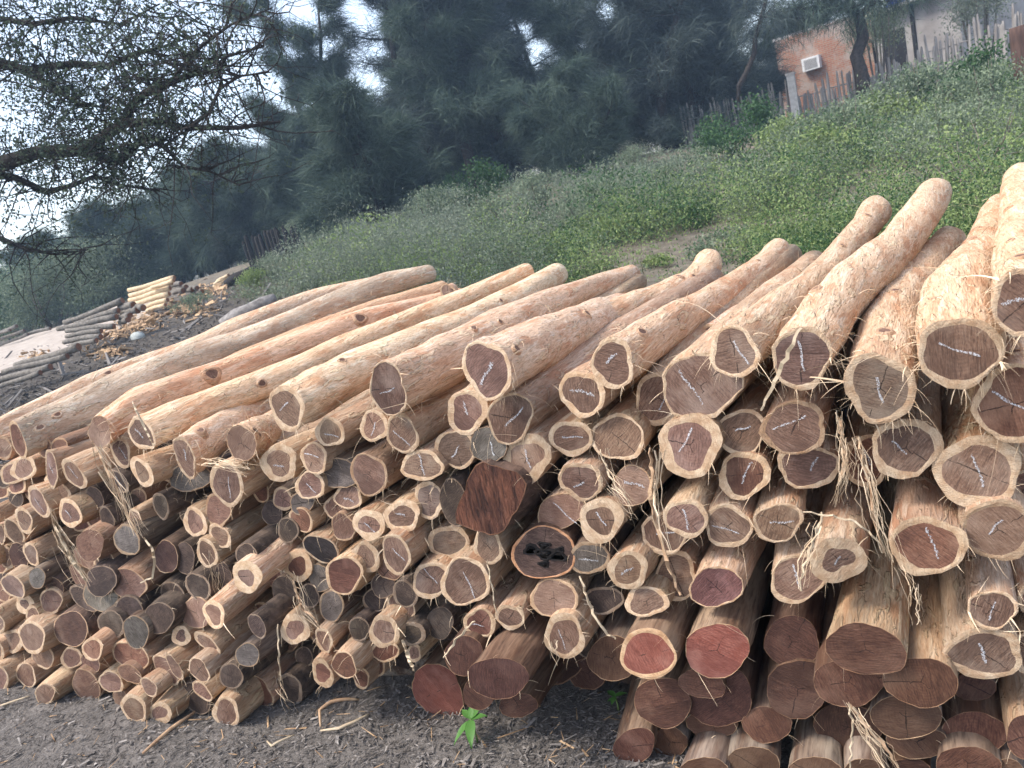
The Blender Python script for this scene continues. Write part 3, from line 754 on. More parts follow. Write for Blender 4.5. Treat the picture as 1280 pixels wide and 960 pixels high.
# long logs lying on top, left to right: end (cx cy w h lean), kind, heart, chalk, front Y, then bends (px, py, half width, back Y at the last), tint
TOP = [
 ((-16, 556, 17, 46, 18), 'p', .8, None, 1.72, [(75, 503, 15), (150, 470, 15.5), (240, 438, 15), (305, 408, 14), (395, 374, 13), (478, 355, 11, 4.0)], 'long orange-streaked top log furthest from the camera, along the pile\'s left edge', (1.0, .92, .86), .8),
 ((22.5, 550, 17, 47, 18), 'R', .86, None, 1.60, [(94, 517, 22), (200, 466, 21), (327, 420, 17), (440, 373, 16), (485, 355, 15), (537, 341, 10, 4.1)], 'long pale top log with grey weathered streaks and a small split at its far tip', (1.06, 1.04, 1.0), .45),
 ((560, 366, 20, 22, 10), 'p', .8, None, 3.5, [(561, 365, 9), (566, 362, 8, 3.8)], None, (1, .85, .75), 1),
 ((160, 528, 24, 34, 14), 'p', .8, None, 1.85, [(330, 442, 15), (470, 388, 13), (553, 361, 10, 4.0)], 'slim orange top log squeezed behind the patchy orange one', (1.0, .82, .70), .9),
 ((124.7, 540, 30, 39, 8), 'n', .93, None, 1.58, [(174, 505, 22), (237, 484, 21), (320, 452, 18), (412, 418, 18), (480, 396, 16), (530, 383, 13), (574, 368, 8, 4.0)], 'patchy orange and cream top log with an oval brown knot scar', (1.0, .82, .69), 1.0),
 ((420, 440, 16, 22, 10), 'p', .8, None, 2.6, [(500, 405, 9), (597, 365, 7, 4.1)], 'thin orange pole ending beside the knot-scarred top log', (1.0, .84, .72), 1),
 ((177, 542, 28, 48, 27), 'p', .8, 45, 1.58, [(256, 508, 19), (369, 464, 18), (450, 428, 17), (560, 383, 15), (610, 362, 13), (657, 341, 12, 4.0)], 'long peeled top log with a loose strip hanging across its split end', (1.02, .90, .80), 1),
 ((231, 571, 24, 55, 22), 'p', .84, -80, 1.57, [(284, 536, 24), (350, 503, 22), (450, 452, 18, 3.2)], 'peeled log with a tall narrow oval end, low in the top layer at left', (1.0, .90, .80), .9),
 ((302, 554, 37, 46, 12), 't', .95, None, 1.57, [(340, 535, 21), (420, 497, 18, 2.8)], 'log with a bare tan ringless end fringed with straw threads', (.98, .86, .74), .9),
 ((358.5, 510, 40, 61, 24), 'p', .78, -30, 1.53, [(400, 488, 29), (450, 462, 27), (560, 415, 22), (640, 376, 18), (697, 343, 14, 4.1)], 'thick creamy top log with a short dotted chalk dash, left of centre', (1.06, .98, .88), 1),
 ((485, 486, 47, 66, 12), 'p', .92, -12, 1.53, [(550, 455, 32), (625, 412, 27), (720, 367, 16), (790, 343, 12, 4.0)], 'thick top log with an almost ringless brown end and thin chalk scratch', (1.02, .92, .82), 1),
 ((609, 462, 58, 76, 14), 'p', .86, -55, 1.50, [(675, 431, 33), (740, 406, 30), (780, 392, 27, 2.9)], 'thickest top log at the centre, with a straight white chalk stroke', (1.06, .97, .86), 1),
 ((700, 420, 40, 50, 10), 'p', .8, None, 2.2, [(770, 398, 25), (825, 376, 23), (862, 358, 20), (878, 342, 18), (886, 328, 17, 3.9)], 'crooked top log whose far end bends up into a round stub', (1.02, .90, .80), 1),
 ((766, 454, 56, 62, 5), 'p', .80, -40, 1.55, [(840, 406, 25), (900, 370, 19), (950, 337, 17), (973, 313, 15, 3.9)], 'hairy top log with a zigzag chalk scribble on a round brown end', (1.0, .86, .76), 1),
 ((880, 410, 30, 36, 5), 'p', .8, None, 2.4, [(920, 355, 9), (948, 326, 8, 3.9)], 'small stub poking up behind the hairy top log', (.95, .82, .72), .8),
 ((890, 425, 36, 42, 5), 'p', .8, None, 2.1, [(960, 368, 11), (1000, 343, 10), (1026, 328, 8, 3.9)], 'slender top log wedged in the gap right of the hairy one', (1.02, .9, .82), 1),
 ((917.5, 440, 66, 62, -15), 'p', .82, 65, 1.52, [(975, 392, 28), (1035, 340, 21), (1080, 285, 18), (1094, 264, 19, 3.9)], 'top log with a wavy-edged end and a bulging blunt far tip', (.98, .88, .78), .8),
 ((1002, 447, 78, 76, 0), 'p', .86, 88, 1.52, [(1060, 362, 32), (1122, 307, 26), (1168, 243, 20, 3.9)], 'long straight top log with a pale strip crossing its dark end', (.98, .88, .79), .9),
 ((1100, 485, 90, 88, 0), 'v', .79, 85, 1.52, [(1118, 400, 34), (1152, 345, 26), (1186, 300, 18, 3.7)], 'top log with a grey blackened heart under a thick pale ring', (.98, .88, .79), .8),
 ((1175, 400, 30, 36, 0), 'p', .8, None, 2.6, [(1190, 355, 12), (1208, 322, 10, 3.8)], 'little round log tip showing between two big right-hand top logs', (.98, .84, .72), 1),
 ((1200, 440, 112, 86, -6), 'p', .82, 28, 1.50, [(1200, 372, 45), (1232, 318, 29), (1246, 275, 22), (1252, 262, 20, 3.6)], 'wide flattened top log with a broad reddish heart and long chalk dash', (.96, .84, .75), .9),
 ((1284, 376, 92, 84, 0), 'p', .84, -10, 1.46, [(1282, 320, 36), (1279, 270, 26), (1277, 226, 22, 3.4)], 'big top log cut off by the right edge of the photo', (1.04, .96, .84), 1),
 ((1268, 505, 108, 94, 8), 'R', .84, 40, 1.54, [(1290, 430, 40), (1300, 350, 30, 3.5)], 'large reddish-hearted log just under the right-hand top logs', (.98, .86, .76), .9),
]
for face, kind, hf, chalk, Y0, path, lab, tint, patchy in TOP:
    Lr = make_log(*face, kind, hf, chalk, Y0, path=path, seg=36, tint=tint, patchy=patchy, fray=230, knots=[.42, .7] if lab and 'oval brown knot' in lab else None)
    LOGS[-1]['label'] = lab

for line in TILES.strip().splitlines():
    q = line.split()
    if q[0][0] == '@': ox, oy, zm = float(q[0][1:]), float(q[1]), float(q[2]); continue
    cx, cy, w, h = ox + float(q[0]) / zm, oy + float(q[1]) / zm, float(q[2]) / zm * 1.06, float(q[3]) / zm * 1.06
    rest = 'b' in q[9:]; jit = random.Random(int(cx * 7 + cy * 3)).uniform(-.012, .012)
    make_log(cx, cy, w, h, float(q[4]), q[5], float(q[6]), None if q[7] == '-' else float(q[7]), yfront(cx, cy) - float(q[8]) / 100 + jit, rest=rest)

# dark logs set back in the gaps between the ends
fills = []
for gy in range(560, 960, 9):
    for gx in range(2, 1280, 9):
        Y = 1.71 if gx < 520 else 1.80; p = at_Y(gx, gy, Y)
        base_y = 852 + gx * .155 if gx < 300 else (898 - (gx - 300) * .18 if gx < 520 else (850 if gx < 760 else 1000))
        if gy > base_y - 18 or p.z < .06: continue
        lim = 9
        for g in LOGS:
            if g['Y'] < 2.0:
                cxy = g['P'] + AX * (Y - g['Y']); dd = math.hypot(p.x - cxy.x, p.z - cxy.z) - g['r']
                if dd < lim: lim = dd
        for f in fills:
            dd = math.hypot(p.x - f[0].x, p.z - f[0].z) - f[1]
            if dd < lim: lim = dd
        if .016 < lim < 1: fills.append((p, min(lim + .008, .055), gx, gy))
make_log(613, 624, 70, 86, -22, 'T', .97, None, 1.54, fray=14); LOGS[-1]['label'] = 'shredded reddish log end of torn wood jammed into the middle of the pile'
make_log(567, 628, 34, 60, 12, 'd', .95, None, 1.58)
for x, y, w_, kd in ((700, 828, 58, 'M'), (742, 800, 52, 'd'), (655, 812, 50, 'M'), (735, 842, 46, 'M'), (675, 780, 48, 'd'), (530, 800, 40, 'd'), (560, 785, 40, 'd'), (500, 828, 34, 'd'), (765, 778, 44, 'd')):  # added dark logs, their tone standing in for shade at the pile's foot
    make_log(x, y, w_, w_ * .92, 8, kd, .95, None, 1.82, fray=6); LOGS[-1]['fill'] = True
fills.sort(key=lambda f: -f[1]); kept = []
for f in fills:
    if all(math.hypot(f[0].x - k[0].x, f[0].z - k[0].z) > (f[1] + k[1]) * .8 for k in kept): kept.append(f)
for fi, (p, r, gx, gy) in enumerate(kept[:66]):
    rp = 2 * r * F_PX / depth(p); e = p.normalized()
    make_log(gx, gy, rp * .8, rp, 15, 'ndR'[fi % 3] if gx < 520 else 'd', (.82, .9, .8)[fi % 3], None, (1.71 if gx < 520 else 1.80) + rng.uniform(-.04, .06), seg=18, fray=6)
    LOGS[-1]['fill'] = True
print('LOGS', len(LOGS), 'fills', len(kept), 'lowest', sorted((round(g['low'], 3), round(g['px']), round(g['py'])) for g in LOGS)[:14])

# ------------------------------------------------------------------ which log is which
LM = [((680, 692), 'hollow rotten log', 'rotten log with black holes eaten into its hollow end'), ((611, 628), 'shredded reddish log', None),
 ((810, 817), 'bright red log', 'bright red-hearted log with a half pale rim at the foot of the pile'), ((547, 865), 'orange-red post', 'orange-red sawn post jutting out just above the earth'),
 ((896, 813), 'smooth red post', 'smooth red post end above a dark maroon one, with tan side'), ((308, 720), 'small-hearted pale log', 'pale thick-ringed log with a small grey heart, sticking far out'),
 ((1047, 700), 'tiny-hearted log', 'fibrous log with a tiny round dark heart and very thick pale ring'), ((89, 786), 'wide purple-brown end', 'wide purple-brown log end with a dark notch at its upper rim'),
 ((401, 686), 'coal-black heart', 'log with a coal-black heart inside a thin pale ring'), ((267, 767), 'pale triangular end', 'pale log with a three-cornered end and thick cream ring'),
 ((1222, 590), 'broad round log', 'broad round log with wide pale ring and wavy upright chalk line'), ((1230, 817), 'kidney-shaped log', 'pale-ringed log with a wide kidney-shaped brown heart, low on the right'),
 ((284, 605), 'big split-toned end', 'large pale-ringed end with slanting chalk dash, under the tall narrow top log'), ((610, 556), 'ash-grey end', 'ash-grey weathered log end under the thickest top log'),
 ((1082, 812), 'striated brown post', 'broad brown post with coarse saw striations across its end'), ((875, 482), 'broad chalked log', 'broadest brown log end with a long zigzag chalk line'),
 ((581, 727), 'two-halved heart', 'tall log whose brown heart is ringed pale, with upright chalk stroke'), ((112, 681), 'angular brown end', 'angular ringless brown log end amid the pile\'s left part'),
 ((431, 575), 'big brown end', 'big ringless brown log end beside a grey one, with dark bark'), ((1162, 682), 'reddish chalked log', 'reddish-hearted log with a short upright chalk scribble and thick ring'),
 ((332, 776), 'orange-ringed oval', 'log with small reddish oval heart set in a thick dull ring'), ((1151, 853), 'octagonal maroon post', 'maroon post end with a faceted outline under pale peeled wood'),
 ((480, 790), 'grey oval heart', 'log with grey-brown oval heart and broad pale ring above the paired ends')]
used = {}
def short_look(g):
    k = g['kind']; sz = 'thick ' if g['r'] > .068 else ('small ' if g['r'] < .036 else ''); ch = 'chalked ' if g['chalk'] is not None else ''
    return sz + ch + {'p': 'pale-ringed log', 'v': 'pale-ringed greyish log', 's': 'cream-ringed log', 'd': 'dark bark-clad log', 'c': 'black-hearted log', 'g': 'grey weathered log', 'n': 'ringless brown log', 't': 'tan log',
      'r': 'reddish log', 'R': 'reddish-hearted log', 'm': 'purple-brown log', 'M': 'maroon post', 'Q': 'half-peeled brown post', 'U': 'red-brown post', 'B': 'dull tan post', 'O': 'red post', 'P': 'purplish log', 'H': 'rotten log', 'T': 'torn log'}[k]
for (lx, ly), nm, lab in LM:
    g = min((g for g in LOGS if not g['top'] and not g.get('fill')), key=lambda g: math.hypot(g['px'] - lx, g['py'] - ly)); g['lm'] = nm
    if lab: g['label'] = lab
lmk = [(g, g['lm']) for g in LOGS if g.get('lm')]
ORD = ['nearest', 'second', 'third', 'fourth', 'fifth', 'sixth', 'seventh', 'eighth', 'ninth', 'tenth', 'eleventh', 'twelfth', 'thirteenth', 'fourteenth', 'fifteenth']
ORD += [f'{n}th' if n % 10 not in (1, 2, 3) else f'{n}' + {1: 'st', 2: 'nd', 3: 'rd'}[n % 10] for n in range(16, 60)]
OCT = ['to the right of', 'below and right of', 'below', 'below and left of', 'to the left of', 'above and left of', 'above', 'above and right of']
def octant(g, l): return int(round(math.atan2(g['py'] - l['py'], g['px'] - l['px']) / (math.pi / 4))) % 8
for g in LOGS:
    o = g['root']; o['category'] = 'log'; o['group'] = 'long peeled logs lying on top of the pile' if g['top'] else 'log ends facing out of the pile'
    if g.get('label') is None:
        best = None
        for l, nm in lmk:
            oc = octant(g, l); d = math.hypot(g['px'] - l['px'], g['py'] - l['py'])
            rank = sum(1 for h in LOGS if h is not l and octant(h, l) == oc and math.hypot(h['px'] - l['px'], h['py'] - l['py']) < d)
            if rank < 40 and (best is None or (rank, d) < best[0]): best = ((rank, d), nm, oc, rank)
        g['label'] = f"{short_look(g)}, {ORD[best[3]]} {OCT[best[2]]} the {best[1]}"
    o['label'] = g['label']

print('RANKS', [sum(1 for g in LOGS if any(w in g['label'] for w in (', ' + r + ' ',))) for r in ORD[:30]])
print('DUP', len(LOGS) - len(set(g['label'] for g in LOGS)), 'MAXW', max(len(g['label'].split()) for g in LOGS))
# ------------------------------------------------------------------ ground, track, litter
def frame_coords(x, y): return x * Rh.x + y * Rh.y, x * Fh.x + y * Fh.y     # right, ahead of the camera's heading
def ax_steps(lo, hi, fine_lo, fine_hi, f, c):
    out = []; v = lo
    while v < hi:
        out.append(v); v += f if fine_lo <= v < fine_hi else c
    return out + [hi]
xs = [-95, -75] + ax_steps(-50, 40, -9, 4, .14, 1.6) + [60, 95]
ys = [-40, -25, -12] + ax_steps(-4, 60, -.5, 9, .14, 1.6) + [80, 95]
V = []; F = []
def micro(x, y):
    return .010 * math.sin(9 * x + 2 * math.sin(5 * y)) * math.sin(8 * y + 1.5 * math.sin(4 * x)) + .006 * math.sin(23 * x + 3) * math.sin(19 * y)
for x in xs:
    for y in ys: V.append((x, y, ground_z(x, y) - .006 + micro(x, y) * (1 if -12 < x < 6 and -3 < y < 11 else 0)))
ny = len(ys)
for i in range(len(xs) - 1):
    for j in range(ny - 1): F.append((i * ny + j, (i + 1) * ny + j, (i + 1) * ny + j + 1, i * ny + j + 1))
def mat_ground():
    t = NT('trodden_earth'); v = t.coord(offset_random=False)
    big = t.noise(v, .55, 5, .6); mid = t.noise(v, 5, 5, .65); fin = t.noise(v, 60, 5, .7); gr = t.noise(v, 320, 3, .7)
    sx_ = t.n_sep(v, 'X')
    mulch = t.mix(t.ramp(fin, [(.30, 0), (.70, 1)]), (.090, .080, .073), (.21, .190, .175))
    mulch = t.mix(t.ramp(mid, [(.48, 0), (.66, .6)]), mulch, (.26, .235, .215))
    belt_ = t.ramp(t.math('MULTIPLY', sx_, -.1), [(.40, 0), (.55, .72)])
    soil = t.mix(t.ramp(mid, [(.35, 0), (.65, 1)]), (.115, .095, .07), (.25, .215, .17))
    soil = t.mix(t.ramp(fin, [(.35, .6), (.5, 0)]), soil, (.06, .055, .035))
    # dark trodden litter round the stacks giving way to sandy soil up the slope
    sx = t.n('ShaderNodeSeparateXYZ'); t.l(v, sx.inputs[0])
    ahead = t.math('ADD', t.math('MULTIPLY', sx.outputs['X'], Fh.x * .35), t.math('MULTIPLY', sx.outputs['Y'], 1.0))
    f = t.ramp(t.math('ADD', t.math('MULTIPLY', ahead, .1), t.math('MULTIPLY', t.math('SUBTRACT', big, .5), .5)), [(.62, 0), (.85, 1)])
    c = t.mix(f, mulch, soil)
    near_ = t.ramp(t.math('MULTIPLY', sx.outputs['Y'], .05), [(.75, 1), (1.0, 0)])
    c = t.mix(t.math('MULTIPLY', belt_, near_), c, t.mix(t.ramp(fin, [(.3, 0), (.7, 1)]), (.020, .017, .015), (.070, .058, .050)))
    nn = t.bump(fin, .7, .02); nn = t.bump(gr, .7, .006, nn)
    return t.fin(c, .95, nn)
g = mesh('ground', V, F, mat_ground()); tag(g, kind='structure')

up = [(-120, 470), (-40, 443), (20, 424), (70, 411), (120, 393), (170, 374), (215, 355), (262, 334), (308, 320), (335, 311)]
dn = [(-120, 520), (-40, 485), (20, 460), (70, 440), (120, 424), (170, 404), (215, 385), (262, 366), (308, 346), (335, 332)]
V = []; F = []; NW = 9
rows = []
for i in range((len(up) - 1) * 4 + 1):
    k = min(i // 4, len(up) - 2); f = i / 4 - k
    a = on_ground(up[k][0] * (1 - f) + up[k + 1][0] * f, up[k][1] * (1 - f) + up[k + 1][1] * f)
    b = on_ground(dn[k][0] * (1 - f) + dn[k + 1][0] * f, dn[k][1] * (1 - f) + dn[k + 1][1] * f)
    if a is None or b is None: continue
    a = a + (a - b) * .1 * math.sin(i * 1.1); rows.append((a, b))
for a, b in rows:
    for j in range(NW):
        p = a.lerp(b, j / (NW - 1)); V.append((p.x, p.y, ground_z(p.x, p.y) + .03))
for i in range(len(rows) - 1):
    for j in range(NW - 1): F.append((i * NW + j, i * NW + j + 1, (i + 1) * NW + j + 1, (i + 1) * NW + j))
rd = mesh('sandy_track', V, F, mat_simple('pale_sand', (.30, .25, .21), (.42, .365, .31), 3, .95, .5, .05)); tag(rd, kind='structure')

def litter(name, pts, lo, hi, mat, thick=.12, tilt=.5, long=(1.2, 4), lift=.0):
    """flat splinters and bark bits lying about, as one mass"""
    V = []; F = []
    for p in pts:
        L = rng.uniform(lo, hi) * (1 if rng.random() < .85 else 1.9); W = L / rng.uniform(*long); T = max(.0012, W * thick)
        e = Euler((rng.gauss(0, tilt), rng.gauss(0, tilt), rng.uniform(0, 6.28))).to_matrix(); b = len(V)
        c = Vector((p.x, p.y, ground_z(p.x, p.y) + micro(p.x, p.y) * .8 + T * .6 + lift + abs(rng.gauss(0, .004))))
        tp = rng.uniform(.3, 1)
        for z in (-1, 1):
            for x, y in ((-1, -1), (1, -tp), (1, tp), (-1, 1)):
                v = Vector((x * L / 2 * rng.uniform(.85, 1.1), y * W / 2 * rng.uniform(.8, 1.15), z * T / 2)); V.append(tuple(c + e @ v))
        F += [(b + 3, b + 2, b + 1, b), (b + 4, b + 5, b + 6, b + 7)] + [(b + i, b + (i + 1) % 4, b + 4 + (i + 1) % 4, b + 4 + i) for i in range(4)]
    return tag(mesh(name, V, F, mat, None, smooth=False), kind='stuff')
M['chip_dark'] = mat_simple('dark_bark_litter', (.070, .061, .055), (.20, .18, .165), 60, .95, .4, .003, island=.6)
M['chip_grey'] = mat_simple('grey_splinters', (.16, .145, .135), (.27, .245, .225), 60, .9, .4, .003, island=.45)
M['chip_tan'] = mat_simple('fresh_wood_chips', (.26, .155, .085), (.50, .35, .21), 40, .85, .3, .003, island=.4)
fg = []
while len(fg) < 13000:
    px, py = rng.uniform(-120, 1000), rng.uniform(845, 1010); p = at_z(px, py, 0)
    if p.y < 1.9: fg.append(p)
litter('dark_litter', fg, .005, .020, M['chip_dark'], .12, .14, (2.2, 8))
fg2 = []
while len(fg2) < 750:
    p = at_z(rng.uniform(-120, 1000), rng.uniform(850, 1010), 0); fg2.append(p)
litter('grey_splinters', fg2, .006, .030, M['chip_grey'], .1, .25, (2, 7))
litter('straw_bits', [at_z(rng.uniform(-100, 900), rng.uniform(850, 1000), 0) for _ in range(260)], .015, .06, M['chip_tan'], .12, .3, (8, 20))
# the dark belt between the stack and the track
belt = []
while len(belt) < 20000:
    px = rng.uniform(-60, 420); y0 = 470 - .36 * px; p = on_ground(px, rng.uniform(y0 - 25 + px * .05, y0 + 130))
    if p and p.y > 3.0 or (p and p.x < -4.4): belt.append(p)
M['chip_belt'] = mat_simple('dark_belt_litter', (.025, .021, .019), (.085, .073, .066), 30, .95, .4, .01, island=.6)
litter('dark_belt_litter', belt, .02, .075, M['chip_belt'], .15, .3, (1.6, 6))
litter('belt_sticks', [p for p in belt if rng.random() < .05], .12, .38, M['chip_grey'], .5, .35, (7, 16))
ch = []
for cx, cy, sx, sy, n in ((165, 402, 30, 13, 800), (120, 418, 26, 7, 300), (48, 448, 18, 6, 250), (235, 385, 24, 9, 450), (262, 365, 18, 7, 260), (130, 440, 22, 8, 120)):
    k = 0
    while k < n:
        p = on_ground(rng.gauss(cx, sx * .6), rng.gauss(cy, sy * .6) - 0)
        if p: ch.append(p); k += 1
litter('fresh_wood_chips', ch, .05, .17, M['chip_tan'], .22, .5)

# bearers under the stack
def bearer(a, b, r, lab, mat, tint):
    d = (b - a); n = 14; rt = empty('bearer_log', (a + b) / 2, lab, 'log')
    mb = MB(); pts = [a.lerp(b, i / n) - (a + b) / 2 + Vector((0, 0, .006 * math.sin(i * 1.9))) for i in range(n + 1)]
    mb.tube(pts, [r * (1 + .05 * math.sin(i * 2.3)) for i in range(n + 1)], 14, lump=.05)
    # along-X grain: turn the part so the wood's grain direction follows the log
    o = mb.build('side', M[mat], rt); o.color = (*tint, 1)
    return rt
a = at_Y(415, 838, 1.86); b = at_Y(528, 836, 1.86)
bearer(Vector((a.x - .9, 1.86, .055)), Vector((b.x + .45, 1.88, .055)), .055, 'grey bearer log lying crosswise on the earth under the middle of the pile', 'weath', (.8, .82, .84))
bearer(Vector((at_Y(660, 850, 1.98).x, 1.98, .075)), Vector((.7, 1.93, .07)), .075, 'dark bearer log lying crosswise in shadow behind the orange-red post', 'weath', (.42, .36, .36))
# ------------------------------------------------------------------ distant stacks by the track
def far_log(p, q, r, lab, side, tint, heart, hc, cat='log', group=None, name='log', rough=.03):
    """one pole between two points; the right-hand end is the sawn one the camera sees"""
    c = (p + q) / 2; rt = empty(name, c, lab, cat, group); n = 9; d = q - p; mb = MB()
    wob = Vector((0, 0, r * .22))
    pts = [p.lerp(q, i / n) - c + wob * math.sin(i * .6 + p.x * 5) for i in range(n + 1)]
    mb.tube(pts, [r * (1.05 - .2 * (1 - i / n) + rough * math.sin(i * 2.3 + p.y * 3)) for i in range(n + 1)], 10, lump=.02)
    o = mb.build('side', M[side], rt); o.color = (*tint, .7)
    e = MB(); t = d.normalized(); u = t.cross(UP).normalized(); v = t.cross(u); k = 12
    rr = r * (1.05 + rough * math.sin(n * 2.3 + p.y * 3)) * .86
    for i in range(k): e.V.append(tuple(pts[-1] + t * .012 + (u * math.cos(i * 6.283 / k) + v * math.sin(i * 6.283 / k)) * rr))
    e.F.append(tuple(range(k))); o = e.build('sawn_end', M[heart], rt, smooth=False); o.color = (*hc, 1)
    return rt
M['greybark'] = mat_simple('grey_bark', (.10, .088, .075), (.24, .215, .185), 18, .9, .6, .02)
M['palepole'] = mat_simple('pale_peeled_pole', (.48, .35, .21), (.66, .53, .36), 14, .85, .5, .015)
def stack(base, items, sx, sy, zm, side, tint, heart, hc, labf, group, name, dd=.0, zoff=0):
    g = on_ground(*base); D = g.dot(Fh) if False else (g.x * Fh.x + g.y * Fh.y)
    for i, (x0, y0, x1, y1, wpx) in enumerate(items):
        p = at_D(sx + x0 / zm, sy + y0 / zm, D + dd * i); q = at_D(sx + x1 / zm, sy + y1 / zm, D + dd * i - .35)
        far_log(p, q, wpx / zm / 2 * D / F_PX, labf(i), side, tint, heart, hc, group=group, name=name)
    return D
ords = ['topmost', 'second from the top', 'third from the top', 'fourth from the top', 'fifth from the top', 'sixth from the top', 'seventh from the top', 'eighth from the top', 'ninth from the top', 'tenth from the top', 'eleventh from the top', 'twelfth from the top']
A = [(322, 575, 612, 466, 30), (375, 578, 590, 512, 28), (288, 604, 582, 546, 30), (330, 612, 568, 590, 26), (330, 640, 505, 612, 24), (318, 668, 502, 640, 28), (350, 690, 480, 660, 24)]
DA = stack((130, 431), A, 0, 260, 4, 'greybark', (1, 1, 1), 'tan', (1.1, .8, .6), lambda i: f'grey bark-covered log, {ords[i]} in the bark stack beside the track', 'bark-covered logs stacked by the track', 'bark_log', -.12)
A2 = [(80, 792, 392, 696, 40), (15, 822, 335, 740, 30), (-20, 868, 250, 792, 34), (-30, 905, 200, 822, 26)]
stack((60, 478), A2, 0, 260, 4, 'greybark', (1, 1, 1), 'tan', (1.0, .75, .6), lambda i: f'grey bark-covered log, {ords[i]} in the low heap nearest the big pile', 'bark-covered logs lying below the stack', 'bark_log', -.10)
ends = [(600, 492, 668, 488, 34), (610, 520, 690, 512, 36), (640, 500, 716, 498, 32), (590, 545, 650, 540, 30), (600, 570, 640, 560, 28)]
stack((158, 424), ends, 0, 260, 4, 'greybark', (.8, .6, .5), 'tan', (.9, .62, .45), lambda i: f'reddish sawn log end, {ords[i]} at the right end of the bark stack', 'reddish ends at the side of the bark stack', 'bark_log', -.05)
B = [(642, 412, 872, 350, 24), (648, 438, 858, 374, 26), (646, 462, 850, 402, 26), (655, 482, 846, 430, 26), (720, 496, 836, 456, 22), (735, 512, 826, 482, 20), (760, 400, 868, 362, 20)]
stack((195, 389), B, 0, 260, 4, 'palepole', (1, 1, 1), 'tan', (1.2, .95, .7), lambda i: f'pale peeled pole, {ords[i]} in the small pale stack by the track', 'pale peeled poles stacked by the track', 'peeled_pole', -.08)
B2 = [(862, 384, 905, 378, 24), (880, 402, 930, 392, 24), (868, 420, 915, 412, 26), (905, 420, 960, 405, 24), (930, 400, 985, 398, 22), (960, 425, 1010, 418, 24)]
stack((232, 374), B2, 0, 260, 4, 'greybark', (.9, .62, .42), 'tan', (.75, .52, .36), lambda i: f'brown pole end, {ords[i]} in the cluster right of the pale stack', 'brown pole ends beside the pale stack', 'bark_log', -.05)
C3 = [(1068, 392, 1150, 352, 16), (1072, 380, 1148, 338, 16), (1085, 365, 1140, 334, 14)]
stack((278, 356), C3, 0, 260, 4, 'palepole', (1.05, 1.05, 1), 'tan', (1, .9, .7), lambda i: f'short pale pole, {ords[i]} of the three lying alone further up the track', 'short pale poles up the track', 'peeled_pole', -.05)
L4 = [(-60, 655, 82, 588, 18), (-60, 680, 120, 612, 16), (-40, 704, 140, 630, 14), (120, 634, 250, 600, 16), (-60, 640, 50, 610, 14)]
stack((20, 428), L4, 0, 260, 4, 'greybark', (.42, .40, .40), 'tan', (.5, .45, .4), lambda i: f'thin dark pole, {ords[i]} in the heap across the track at left', 'thin dark poles across the track', 'dark_pole', -.05)
# dead limbs between the weeds and the pile
def limb(pts, rads, lab, mat, name='dead_limb'):
    P = [Vector(p) for p in pts]; c = P[0]; rt = empty(name, c, lab, 'log'); mb = MB(); mb.tube([p - c for p in P], rads, 9, lump=.12)
    o = mb.build('trunk', mat, rt); return rt
M['deadwood'] = mat_simple('grey_dead_wood', (.12, .11, .105), (.27, .25, .235), 25, .9, .6, .01, (1, 1, 1))
M['darkdead'] = mat_simple('dark_dead_wood', (.010, .009, .009), (.030, .026, .024), 25, .9, .6, .02)
D = 5.6
limb([at_D(x, y, D) for x, y in ((280, 408), (296, 396), (312, 388), (330, 379), (344, 372))], [.05, .06, .058, .05, .03], 'smooth grey dead limb lying between the pile and the weeds', M['deadwood'])
gp = on_ground(308, 352); Dg = gp.x * Fh.x + gp.y * Fh.y
limb([at_D(x, y, Dg) for x, y in ((282, 356), (294, 349), (305, 343), (318, 339), (330, 336))], [.10, .17, .16, .18, .08], 'dark gnarled stump wood heaped at the edge of the track', M['darkdead'])
gp = on_ground(173, 423); s = gp.length / F_PX
bm = MB(); N = 12
for lv, (zz, rr_) in enumerate(((-.02, 1.0), (.35, 1.08), (.75, .8), (.95, .35))):
    for k in range(N):
        a = 2 * math.pi * k / N; q = rr_ * 8 * s * (1 + .12 * math.sin(2 * a + 1) + .08 * math.sin(5 * a + lv))
        bm.V.append((q * math.cos(a), q * math.sin(a) * .8, zz * 8 * s))
for lv in range(3):
    for k in range(N): bm.F.append((lv * N + k, lv * N + (k + 1) % N, (lv + 1) * N + (k + 1) % N, (lv + 1) * N + k))
bm.F.append(tuple(3 * N + k for k in range(N)))
o = bm.build('rock', mat_simple('pale_stone', (.34, .36, .34), (.50, .52, .50), 20, .9, .5, .02), loc=gp); tag(o, 'pale rounded rock on the dark litter before the bark stack', 'rock')
